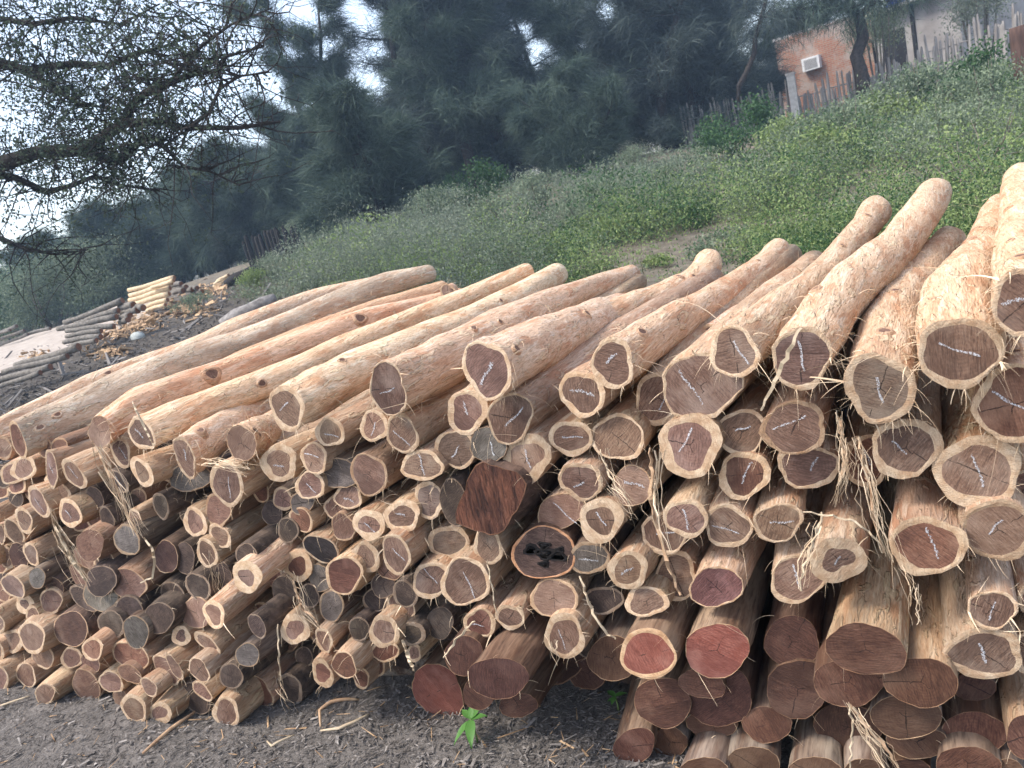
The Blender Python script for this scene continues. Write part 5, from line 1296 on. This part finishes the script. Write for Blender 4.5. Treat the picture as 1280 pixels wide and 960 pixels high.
# thin bent trunk by the fence
p1 = ground_at(922, 120, 27.5); rtC = empty('bent_tree', p1, 'thin bent dark trunk leaning right above the picket fence', 'tree'); tb = MB()
P = [at_D(x, y, 27.5) - p1 for x, y in ((922, 128), (924, 108), (934, 88), (943, 66), (944, 48), (952, 22), (960, -10), (966, -50))]
tb.tube(P, [.11, .10, .09, .085, .08, .07, .06, .05], 8, lump=.06); tipsC = []
for _ in range(14):
    B = branch_path(P[-1 - rng.randrange(3)], Vector((rng.gauss(0, 1), rng.gauss(0, 1), rng.gauss(.3, .4))), rng.uniform(.8, 1.6), 4, random.Random(rng.random()), .2)
    tb.tube(B, [.03, .022, .016, .01, .006], 4); tipsC += [(B[k], (B[k] - B[k - 1]).normalized()) for k in (2, 3, 4)]
tb.build('trunk', M['trunk'], rtC)
T = np.array([t[0][:] for t in tipsC]); TD = np.array([t[1][:] for t in tipsC]); N = 4500; k = rsB.randint(0, len(T), N)
V, F = strands(T[k] + rsB.normal(size=(N, 3)) * .25, TD[k] + rsB.normal(size=(N, 3)) * .6, rsB.uniform(.25, .6, N), rsB.uniform(.012, .022, N), rsB, 1.0, 3)
mesh('crown', V, F, M['feather_grey'], rtC, smooth=False)

# shrubs
SH = {'grey': leafy_mass(31, .85, 1.15, 3800, .050, .020, M['weedgrey']), 'green': leafy_mass(32, .80, .95, 3600, .060, .026, M['weed']),
      'bright': leafy_mass(33, .55, .65, 1800, .070, .034, M['bright']), 'deep': leafy_mass(34, 1.1, 1.3, 5200, .085, .045, M['deep']),
      'thicket': leafy_mass(35, 2.2, 3.0, 11000, .12, .05, M['weed'], lumps=26), 'dthicket': leafy_mass(36, 2.2, 3.0, 11000, .11, .045, M['deep'], lumps=26),
      'low': leafy_mass(37, .40, .40, 900, .045, .020, M['weed'], lumps=9)}
used_s = set()
def shrub(kind, px, py, sc, label, group=None, D=None):
    o = SH[kind] if kind not in used_s else copy_tree(SH[kind]); used_s.add(kind)
    p = (on_ground(px, py) or ground_at(px, py, 27)) if D is None else ground_at(px, py, D)
    return place(o, p, rng.uniform(0, 6.28), (sc * rng.uniform(.92, 1.08), sc * rng.uniform(.92, 1.08), sc), label, 'shrub', group)
S = [('grey', 515, 352, .95, 'silvery grey shrub rising just behind the forked pale log tip'), ('grey', 575, 345, 1.0, 'silvery shrub behind the thin orange pole tips'),
 ('grey', 455, 330, .95, 'silvery shrub left of the tallest one behind the pile'), ('green', 545, 285, 1.2, 'mid green shrub under the dark trees, left of centre'),
 ('green', 628, 305, 1.0, 'grey-green shrub behind the two close log tips'), ('deep', 590, 262, 1.0, 'deep green shrub at the foot of the dark tall trees'),
 ('green', 668, 262, 1.0, 'shrub at the upper edge of the weeds, left of the short dark trunk'), ('grey', 775, 205, 1.2, 'dead-looking silvery shrub right of the short dark trunk'),
 ('grey', 700, 215, .9, 'pale shrub at the foot of the small round feathery tree'), ('deep', 925, 195, 1.15, 'large deep green bush covering the picket fence base'),
 ('bright', 985, 200, 1.4, 'yellow-green bush right of the large deep green one'), ('bright', 1025, 220, 1.3, 'yellow-green bush below the white concrete post'),
 ('green', 1060, 205, 1.3, 'mid green bush below the crooked-trunked tree'), ('bright', 1105, 180, 1.5, 'fresh green bush in the weeds before the house'),
 ('green', 1150, 165, 1.5, 'leafy green bush below the right part of the fence'), ('deep', 1205, 150, 1.1, 'deep green bush near the right end of the fence'),
 ('green', 1245, 165, 1.3, 'green bush just left of the rusty brown post'), ('green', 1180, 215, 1.0, 'weedy bush above the longest log tip at right'),
 ('bright', 1222, 262, .7, 'fresh green leafy clump beside the right-hand log tips'), ('bright', 1050, 300, .55, 'small bright green clump left of the blunt log tip'),
 ('low', 905, 330, 1.2, 'small dark green clump behind the crooked log stub'), ('green', 845, 250, .9, 'green clump in the middle of the slope'),
 ('green', 955, 270, .8, 'grey-green clump above the hairy top log'), ('green', 745, 285, 1.0, 'broad low clump above the thickest top log'),
 ('green', 800, 225, 1.0, 'low green clump under the silvery dead-looking shrub'), ('bright', 405, 335, 1.0, 'light green shrub right of the dark stakes'),
 ('green', 350, 350, .8, 'low green shrub before the dark stakes'), ('bright', 320, 362, .8, 'yellowish green tuft at the edge of the track'),
 ('low', 245, 392, 1.4, 'small green tuft growing in the dark litter'), ('green', 395, 305, 1.2, 'leafy shrub just right of the dark stake fence')]
for a in S: shrub(*a)
TH = [('dthicket', 10, 33, 1.0, 'dark thicket at the far left beyond the track'), ('thicket', 55, 32, .95, 'bright-topped thicket left of the bark stack'), ('thicket', 105, 33, 1.0, 'grey-green thicket behind the bark stack'),
 ('thicket', 155, 33, 1.0, 'thicket rising directly behind the pale stack'), ('dthicket', 200, 35, .95, 'dark thicket beyond the pale stack'), ('dthicket', 240, 35, .8, 'low dark thicket along the far side of the track'),
 ('thicket', 285, 38, .7, 'light green thicket at the far end of the track'), ('dthicket', -40, 34, 1.0, 'thicket cut off by the left edge'), ('thicket', 30, 40, 1.3, 'pale thicket rising behind the far-left dark one'), ('thicket', 90, 44, 1.3, 'tall thicket in the gap under the spreading limb')]
for k, px, D, sc, lab in TH: shrub(k, px, 380, sc, lab, D=D)
def small_tree(px, D, hz0, sc, seed, mat, lab):
    rt = empty('leafy_tree', (0, 0, 0)); b = MB(); b.tube([(0, 0, -.2), (.05, .02, hz0 * .5), (0, .05, hz0 * 1.1)], [.07, .06, .04], 7, lump=.05); b.build('trunk', M['trunk'], rt)
    leafy_mass(seed, 1.35, hz0 + 1.7, 6000, .10, .045, mat, lumps=18, base=hz0, rt=rt, stems=9); return place(rt, ground_at(px, 60, D), .4, sc, lab, 'tree')
small_tree(1092, 30.5, 2.1, .95, 41, M['weed'], 'small leafy green tree behind the crooked-trunked one, before the house')
small_tree(1222, 27.6, 1.7, 1.0, 42, M['weedgrey'], 'pale green leafy tree over the fence at the upper right corner')
# dry twiggy bush at the right
pD = on_ground(1225, 285); rtD = empty('dry_bush', pD, 'dry grey twiggy bush with few leaves behind the right-hand log tips', 'shrub'); tb = MB(); rr = random.Random(3); tp = []
for i in range(16):
    a = rr.uniform(0, 6.28); B = branch_path((rr.uniform(-.1, .1), rr.uniform(-.1, .1), -.02), (math.cos(a) * .8, math.sin(a) * .8, rr.uniform(.5, 1.3)), rr.uniform(.6, 1.25), 6, rr, .22)
    tb.tube(B, [.014, .012, .010, .008, .006, .005, .003], 5)
    for _ in range(4):
        B2 = branch_path(B[rr.randrange(2, 6)], Vector((rr.gauss(0, 1), rr.gauss(0, 1), rr.gauss(.2, .6))), rr.uniform(.2, .5), 4, rr, .25); tb.tube(B2, [.006, .005, .004, .003, .002], 4); tp += B2[1:]
tb.build('twigs', M['twig'], rtD); T = np.array([t[:] for t in tp]); rs = np.random.RandomState(4); k = rs.randint(0, len(T), 420)
V, F = leaf_quads(T[k] + rs.normal(size=(420, 3)) * .04, rs.uniform(.04, .09, 420), rs.uniform(.02, .04, 420), rs); mesh('leaves', V, F, M['bright'], rtD, smooth=False)

# the weeds that cover the slope
top_line = [(-200, 400), (300, 330), (350, 318), (450, 270), (560, 232), (640, 214), (720, 190), (850, 170), (1000, 140), (1130, 100), (1280, 60), (1500, 10)]
bot_line = [(-200, 380), (300, 375), (350, 385), (480, 372), (700, 400), (900, 400), (1100, 400), (1280, 380), (1500, 360)]
rsW = np.random.RandomState(19); Cs = []; kinds = []; tries = 0
BARE = [(q, r_) for q, r_ in ((on_ground(855, 308), .8), (on_ground(905, 292), .7), (on_ground(1010, 275), .9), (on_ground(1045, 296), .6), (on_ground(1228, 305), .6), (on_ground(1150, 292), .5), (on_ground(770, 325), .6), (on_ground(960, 235), 1.2), (on_ground(1120, 230), .9)) if q]
def bareness(p):
    for q, r_ in BARE:
        if math.hypot(p.x - q.x, (p.y - q.y) * .7) < r_: return 1.0
    return math.sin(p.x * .55 + 1.3 * math.sin(p.y * .4)) * math.sin(p.y * .5 + 1.1 * math.sin(p.x * .45 + 2)) + .75 * math.sin(p.x * 1.9 + math.sin(p.y)) * math.sin(p.y * 1.5 + 1)
mounds = {'weed': [], 'weedgrey': [], 'bright': [], 'deep': []}
while sum(map(len, mounds.values())) < 560 and tries < 20000:
    tries += 1; px = rsW.uniform(290, 1480); y0 = np.interp(px, *zip(*top_line)) - 4; y1 = np.interp(px, *zip(*bot_line)); p = on_ground(px, rsW.uniform(y0, y1), 60)
    if p is None or p.y < 4.5 or p.length > 24.0 or bareness(p) > .48 or (px < 400 and p.length > 17): continue
    zone = math.sin(p.x * .35 + 2) + math.sin(p.y * .3 + p.x * .2) + rsW.normal() * .9
    if px < 700: zone -= .8
    k = 'weedgrey' if zone < -.55 else ('weed' if zone < .55 else ('bright' if rsW.random_sample() < .6 else 'deep'))
    mounds[k].append((p.x, p.y, p.z, rsW.gamma(2.4, .17) + .12))
for k, L in mounds.items():
    Vs = []
    for x, y, z, r_ in L:
        h_ = min(.95, r_ * rsW.uniform(.7, 1.5)); n = int(220 + 1300 * r_ * max(.8, min(1.6, 12 / math.hypot(x, y)))); sub_ = rsW.normal(size=(7, 3)) * np.array([r_ * .45, r_ * .45, h_ * .22]) + np.array([0, 0, h_ * .5])
        g = unit(rsW.normal(size=(n, 3))) * (np.abs(rsW.normal(size=(n, 1))) * .3 + .75) * np.array([r_ * .5, r_ * .5, h_ * .34]); P = sub_[rsW.randint(0, 7, n)] + g
        P[:, 2] = np.maximum(P[:, 2], .01); P += np.array([x, y, z]); dd = math.hypot(x, y); Ls = {'weed': .036, 'weedgrey': .030, 'bright': .046, 'deep': .044}[k] * rsW.uniform(.5, 1.4, n) * min(1.5, max(.55, dd / 12)) * rsW.uniform(.75, 1.3)
        Vs.append(leaf_quads(P, Ls, Ls * rsW.uniform(.30, .55, n), rsW, dirs=np.array([[0, 0, .6]]), spread=.8))
    V, F = cat(Vs); tag(mesh({'weed': 'weeds', 'weedgrey': 'silvery_weeds', 'bright': 'fresh_green_weeds', 'deep': 'deep_green_weeds'}[k], V, F, M[k], None, smooth=False), kind='stuff')
tries = 0
while len(Cs) < 3000 and tries < 30000:
    tries += 1; px = rsW.uniform(300, 1480); y0 = np.interp(px, *zip(*top_line)) - 4; y1 = np.interp(px, *zip(*bot_line)); p = on_ground(px, rsW.uniform(y0, y1), 60)
    if p is None or p.y < 4.3 or (bareness(p) > .50 and rsW.random_sample() < .93): continue
    Cs.append((p.x, p.y, p.z))
Cs = np.array(Cs); n = len(Cs); per = 14; hh = rsW.gamma(3, .035, n) + .03
idx = np.repeat(np.arange(n), per); g = rsW.normal(size=(n * per, 3)) * np.stack([hh[idx] * .9, hh[idx] * .9, hh[idx] * .38], 1)
P = Cs[idx] + g; P[:, 2] += hh[idx] * .55; P[:, 2] = np.maximum(P[:, 2], Cs[idx][:, 2] + .01)
Ls = .045 * rsW.uniform(.5, 1.4, n * per) * np.clip(np.linalg.norm(P[:, :2], axis=1) / 12, .5, 1.5)
V, F = leaf_quads(P, Ls, Ls * rsW.uniform(.32, .55, n * per), rsW, dirs=np.array([[0, 0, .7]]), spread=.8)
tag(mesh('ground_cover', V, F, M['weed'], None, smooth=False), kind='stuff')
# dry grass and stalks among them
n = 14000; k = rsW.randint(0, len(Cs), n); P = Cs[k] + rsW.normal(size=(n, 3)) * np.array([[.25, .25, 0]])
V, F = strands(P, rsW.normal(size=(n, 3)) * .35 + np.array([[0, 0, 1]]), rsW.uniform(.12, .42, n), rsW.uniform(.004, .009, n), rsW, .7, 3)
M['drygrass'] = mat_leaf('dry_grass', [(.0, (.10, .10, .05)), (.5, (.17, .18, .09)), (1.0, (.30, .27, .17))], .7, .2)
tag(mesh('dry_grass', V, F, M['drygrass'], None, smooth=False), kind='stuff')
# ------------------------------------------------------------------ house, fences, post
def brick_mat():
    t = NT('old_brick'); v = t.coord((1, 1, 1), kind='UV', offset_random=False); br = t.n('ShaderNodeTexBrick')
    br.inputs['Scale'].default_value = 1.0; br.inputs['Brick Width'].default_value = .27; br.inputs['Row Height'].default_value = .085; br.inputs['Mortar Size'].default_value = .012
    br.inputs['Color1'].default_value = (.30, .115, .065, 1); br.inputs['Color2'].default_value = (.38, .175, .10, 1); br.inputs['Mortar'].default_value = (.30, .26, .22, 1); t.l(v, br.inputs['Vector'])
    n = t.noise(v, 1.1, 5, .65); c = t.mix(t.ramp(n, [(.46, 0), (.60, .9)]), br.outputs['Color'], (.36, .31, .27))
    n2 = t.noise(v, 7, 5, .6); c = t.mix(t.ramp(n2, [(.55, 0), (.75, .5)]), c, (.14, .09, .07))
    return t.fin(c, .9, t.bump(br.outputs['Fac'], .6, .02))
M['brick'] = brick_mat()
M['plaster'] = mat_simple('stained_grey_plaster', (.23, .21, .20), (.38, .36, .345), 1.3, .9, .3, .02)
M['darkin'] = mat_simple('doorway_shade_and_pipe', (.012, .012, .014), (.035, .033, .033), 5, .9)  # shade inside the open doorway painted near-black; the drainpipe shares it
M['metalw'] = mat_simple('white_metal', (.60, .61, .62), (.72, .72, .72), 20, .5)
M['roof'] = mat_simple('grey_roof_edge', (.28, .27, .26), (.42, .41, .40), 4, .85)
M['blue'] = mat_simple('blue_plastic', (.012, .05, .36), (.02, .075, .46), 6, .45)
def wall_block(name, a, b, z0, z1, back, mat, parent, origin, slope=0.0):
    """solid wing: front face a-b with metric UVs, running back"""
    a = Vector((a.x, a.y, 0)); b = Vector((b.x, b.y, 0)); d = (b - a); L = d.length; dn = d.normalized(); bk = Vector((-dn.y, dn.x, 0))
    if bk.dot(Fh) < 0: bk = -bk
    bk = bk * back
    pts = [a, b, b + bk, a + bk]; V = [Vector((p.x, p.y, z0)) - origin for p in pts] + [Vector((p.x, p.y, z1 + slope * (i in (1, 2)))) - origin for i, p in enumerate(pts)]
    F = [(0, 1, 5, 4), (1, 2, 6, 5), (2, 3, 7, 6), (3, 0, 4, 7), (4, 5, 6, 7), (3, 2, 1, 0)]
    o = mesh(name, [tuple(v) for v in V], F, mat, parent, smooth=False); uv = o.data.uv_layers.new(name='UVMap')
    for pl in o.data.polygons:
        for li in pl.loop_indices:
            v = V[o.data.loops[li].vertex_index]; u_ = (v - V[0]).dot(dn) if pl.index in (0, 2, 4, 5) else (v - V[0]).dot(bk.normalized())
            uv.data[li].uv = (u_, v.z if pl.index < 4 else (v - V[0]).dot(bk.normalized()))
    return a, dn, bk.normalized(), L
A0 = at_D(968, 55, 38.0); A1 = at_D(1092, 8, 35.0); zb = ground_z(A0.x, A0.y) - .6; zt = (A0.z + A1.z) / 2
org = Vector((A0.x, A0.y, zb)); hs = empty('brick_house', org, 'weathered brick and grey plaster house behind the picket fence', 'house')
a, dn, bk, L = wall_block('brick_wall', A0, A1, zb, zt, 5.0, M['brick'], hs, org)
def onwall(u, z, w_, h, t_, name, mat, a=a, dn=dn, bk=bk, parent=hs):
    mb = MB(); rot = Matrix((dn, bk, UP)).transposed(); c = a + dn * u - bk * (t_ / 2 - .03); mb.box(Vector((c.x, c.y, z)) - org, (w_, t_, h), rot); return mb.build(name, mat, parent, smooth=False)
# ragged capping of loose bricks along the wall top
mb = MB(); rot = Matrix((dn, bk, UP)).transposed(); u = .12
while u < L - .2:
    w_ = rng.uniform(.2, .5)
    if rng.random() < .72: c = a + dn * u + bk * .12; mb.box(Vector((c.x, c.y, zt + .04)) - org, (w_ * .94, .2, rng.uniform(.07, .16)), rot)
    u += w_
cap = tag(mb.build('brick_capping', M['roof'], hs, smooth=False), kind='stuff')
# air conditioner let into the brick wall
q = at_D(1017, 79, 37.0); uu = (Vector((q.x, q.y, 0)) - a).dot(dn)
ac = onwall(uu, q.z, .78, .56, .34, 'air_conditioner', M['metalw'])
rot = Matrix((dn, bk, UP)).transposed()
for i in range(9):
    mb = MB(); c = a + dn * uu - bk * .315; mb.box(Vector((c.x, c.y, q.z - .19 + i * .047)) - org, (.58, .02, .024), rot)
    if i == 0: gr = MB()
    gr.V += [tuple(v) for v in []]
    base_i = len(gr.V); gr.V += mb.V; gr.F += [tuple(x + base_i for x in f) for f in mb.F]
gr.build('grille', M['roof'], ac, smooth=False)
# plaster wing, a little nearer
B0 = at_D(1088, 19, 34.2); B1 = at_D(1196, -12, 31.2); zt2 = (B0.z + B1.z) / 2
a2, dn2, bk2, L2 = wall_block('plaster_wall', B0, B1, zb, zt2, 5.5, M['plaster'], hs, org)
mb = MB(); rot2 = Matrix((dn2, bk2, UP)).transposed(); c = a2 + dn2 * (L2 / 2) + bk2 * 2.6; mb.box(Vector((c.x, c.y, zt2 + .06)) - org, (L2 + .5, 6.2, .12), rot2); mb.build('roof_slab', M['roof'], hs, smooth=False)
def onwall2(px, py, w_, h, t_, name, mat):
    q = at_D(px, py, 33.4); u = (Vector((q.x, q.y, 0)) - a2).dot(dn2); mb = MB(); c = a2 + dn2 * u - bk2 * (t_ / 2 - .03)
    mb.box(Vector((c.x, c.y, q.z)) - org, (w_, t_, h), rot2); return mb.build(name, mat, hs, smooth=False)
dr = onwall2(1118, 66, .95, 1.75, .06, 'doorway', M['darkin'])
onwall2(1164, 35, .14, 2.9, .12, 'drainpipe', M['darkin'])
tk = at_D(1099, 0, 36.2); b = MB(); k = 16
for z, r_ in ((zt2 + .12, .50), (zt2 + .9, .52), (zt2 + 1.0, .44), (zt2 + 1.12, .2)):
    for i in range(k): b.V.append((r_ * math.cos(6.283 * i / k), r_ * math.sin(6.283 * i / k), z - zt2 - .12))
for j in range(3):
    for i in range(k): b.F.append((j * k + i, j * k + (i + 1) % k, (j + 1) * k + (i + 1) % k, (j + 1) * k + i))
b.F.append(tuple(3 * k + i for i in range(k)))
tc = a2 + dn2 * .55 + bk2 * 1.3
tkr = b.build('water_tank', M['blue'], loc=(tc.x, tc.y, zt2 + .125)); tag(tkr, 'bright blue plastic water tank on the roof edge of the plaster wing', 'tank')

M['picket'] = mat_simple('grey_fence_wood', (.20, .18, .165), (.36, .335, .31), 6, .9, .5, .01, (1, 1, .2))
def pickets(line, D0, D1, n, hgt, rad, name, lab, mat, rails=True, part='picket', jig=.35):
    P = []
    for i in range(n):
        f = i / (n - 1); x = line[0] + (line[1] - line[0]) * f; D = D0 + (D1 - D0) * f; P.append(on_ground(x, D, 60) if D0 > 100 else ground_at(x, 120, D))
    rt = empty(name, P[0], lab, 'fence'); o0 = P[0]
    for i, p in enumerate(P):
        h = hgt * rng.uniform(1 - jig, 1 + jig * .6); tp = Vector((rng.gauss(0, .05), rng.gauss(0, .05), 1)).normalized(); r_ = rad * rng.uniform(.7, 1.3); mb = MB()
        q = p - o0 + Vector((rng.gauss(0, .03), rng.gauss(0, .03), 0))
        mb.tube([q + tp * -.15, q + tp * h * .4 + Vector((rng.gauss(0, .015), 0, 0)), q + tp * h * .92, q + tp * h], [r_, r_ * .95, r_ * .8, r_ * .45], 6, lump=.08); mb.build(part, mat, rt, smooth=False)
    if rails:
        for z in (.35, .72):
            mb = MB(); mb.tube([p - o0 + Vector((0, 0, hgt * z + rng.gauss(0, .02))) - Fh * -.06 for p in P[::6] + [P[-1]]], .022, 5); mb.build('rail', mat, rt)
    return rt
pickets((846, 992), 29.5, 28.6, 40, 1.30, .045, 'picket_fence', 'uneven grey picket fence left of the white concrete post', M['picket'])
pickets((1000, 1160), 28.4, 27.0, 44, 1.12, .050, 'picket_fence', 'uneven grey picket fence before the house, right of the concrete post', M['picket'])
pickets((1164, 1330), 27.0, 25.5, 44, 1.55, .055, 'picket_fence', 'taller pale picket fence at the upper right corner', M['picket'])
_s = on_ground(350, 326).length / F_PX
pickets((316, 384), 333, 319, 18, 36 * _s, 2.9 * _s, 'stake_fence', 'dark fence of close-set stakes under the trees at the end of the track', M['darkdead'], rails=False, part='stake', jig=.12)
pp = ground_at(992, 120, 28.2); mb = MB(); mb.box((0, 0, .70), (.26, .26, 1.8)); mb.box((0, 0, 1.63), (.32, .32, .07)); o = mb.build('concrete_post', mat_simple('pale_concrete', (.30, .29, .28), (.46, .45, .44), 9, .9), loc=pp, smooth=False); tag(o, 'pale square concrete post between two picket fences', 'post')
# brown post at the right edge
q = at_D(1279, 92, 15.0); gz = ground_z(q.x, q.y); zt = at_D(1273, 33, 15.0).z - gz; mb = MB()
mb.tube([(0, 0, -.3), (0, 0, zt * .5), (-.02, 0, zt * .85), (-.03, 0, zt)], [.16, .155, .15, .145], 12, lump=.04)
o = mb.build('wooden_post', mat_simple('rusty_brown_wood', (.055, .032, .026), (.11, .065, .05), 20, .9, .6, .008, (1, 1, .2)), loc=(q.x, q.y, gz)); tag(o, 'rusty brown wooden post at the right edge of the photo', 'post')
# ------------------------------------------------------------------ daylight: thin overcast
w = bpy.data.worlds.new('World'); scene.world = w; w.use_nodes = True
nt = w.node_tree; nt.nodes.clear()
sky = nt.nodes.new('ShaderNodeTexSky'); sky.sky_type = 'NISHITA'; sky.sun_disc = False
SUN = Vector((-.42, -.40, .86)).normalized()
sky.sun_elevation = math.asin(SUN.z); sky.sun_rotation = math.atan2(SUN.x, SUN.y)
sky.air_density = 1.0; sky.dust_density = 2.0; sky.ozone_density = 1.0; sky.altitude = 0
bg = nt.nodes.new('ShaderNodeBackground'); bg.inputs['Strength'].default_value = 0.15
o = nt.nodes.new('ShaderNodeOutputWorld'); hsv = nt.nodes.new('ShaderNodeHueSaturation'); hsv.inputs['Saturation'].default_value = .68; nt.links.new(sky.outputs[0], hsv.inputs['Color']); nt.links.new(hsv.outputs[0], bg.inputs[0]); nt.links.new(bg.outputs[0], o.inputs[0])
bm = MB(); bm.box((0, 0, 12.5), (196, 196, 31)); hz = bm.build('haze', None, smooth=False); tag(hz, kind='stuff')
hm = bpy.data.materials.new('thin_haze'); hm.use_nodes = True; ht = hm.node_tree; ht.nodes.clear(); ho = ht.nodes.new('ShaderNodeOutputMaterial'); pv = ht.nodes.new('ShaderNodeVolumePrincipled')
pv.inputs['Color'].default_value = (.52, .72, 1.0, 1); pv.inputs['Density'].default_value = .0020; pv.inputs['Anisotropy'].default_value = .2; ht.links.new(pv.outputs[0], ho.inputs['Volume']); hz.data.materials.append(hm)
sd = bpy.data.lights.new('sun', 'SUN'); so = bpy.data.objects.new('sun', sd); link(so)
sd.energy = 1.5; sd.angle = R(14); sd.color = (1, .93, .83)
so.rotation_euler = (-SUN).to_track_quat('-Z', 'Y').to_euler()
vs = scene.view_settings; vs.view_transform = 'Standard'; vs.look = 'None'; vs.gamma = 1; vs.exposure = 1.5; vs.use_curve_mapping = False
scene.cycles.max_bounces = 6; scene.cycles.use_denoising = True
scene.cycles.volume_step_rate = 4
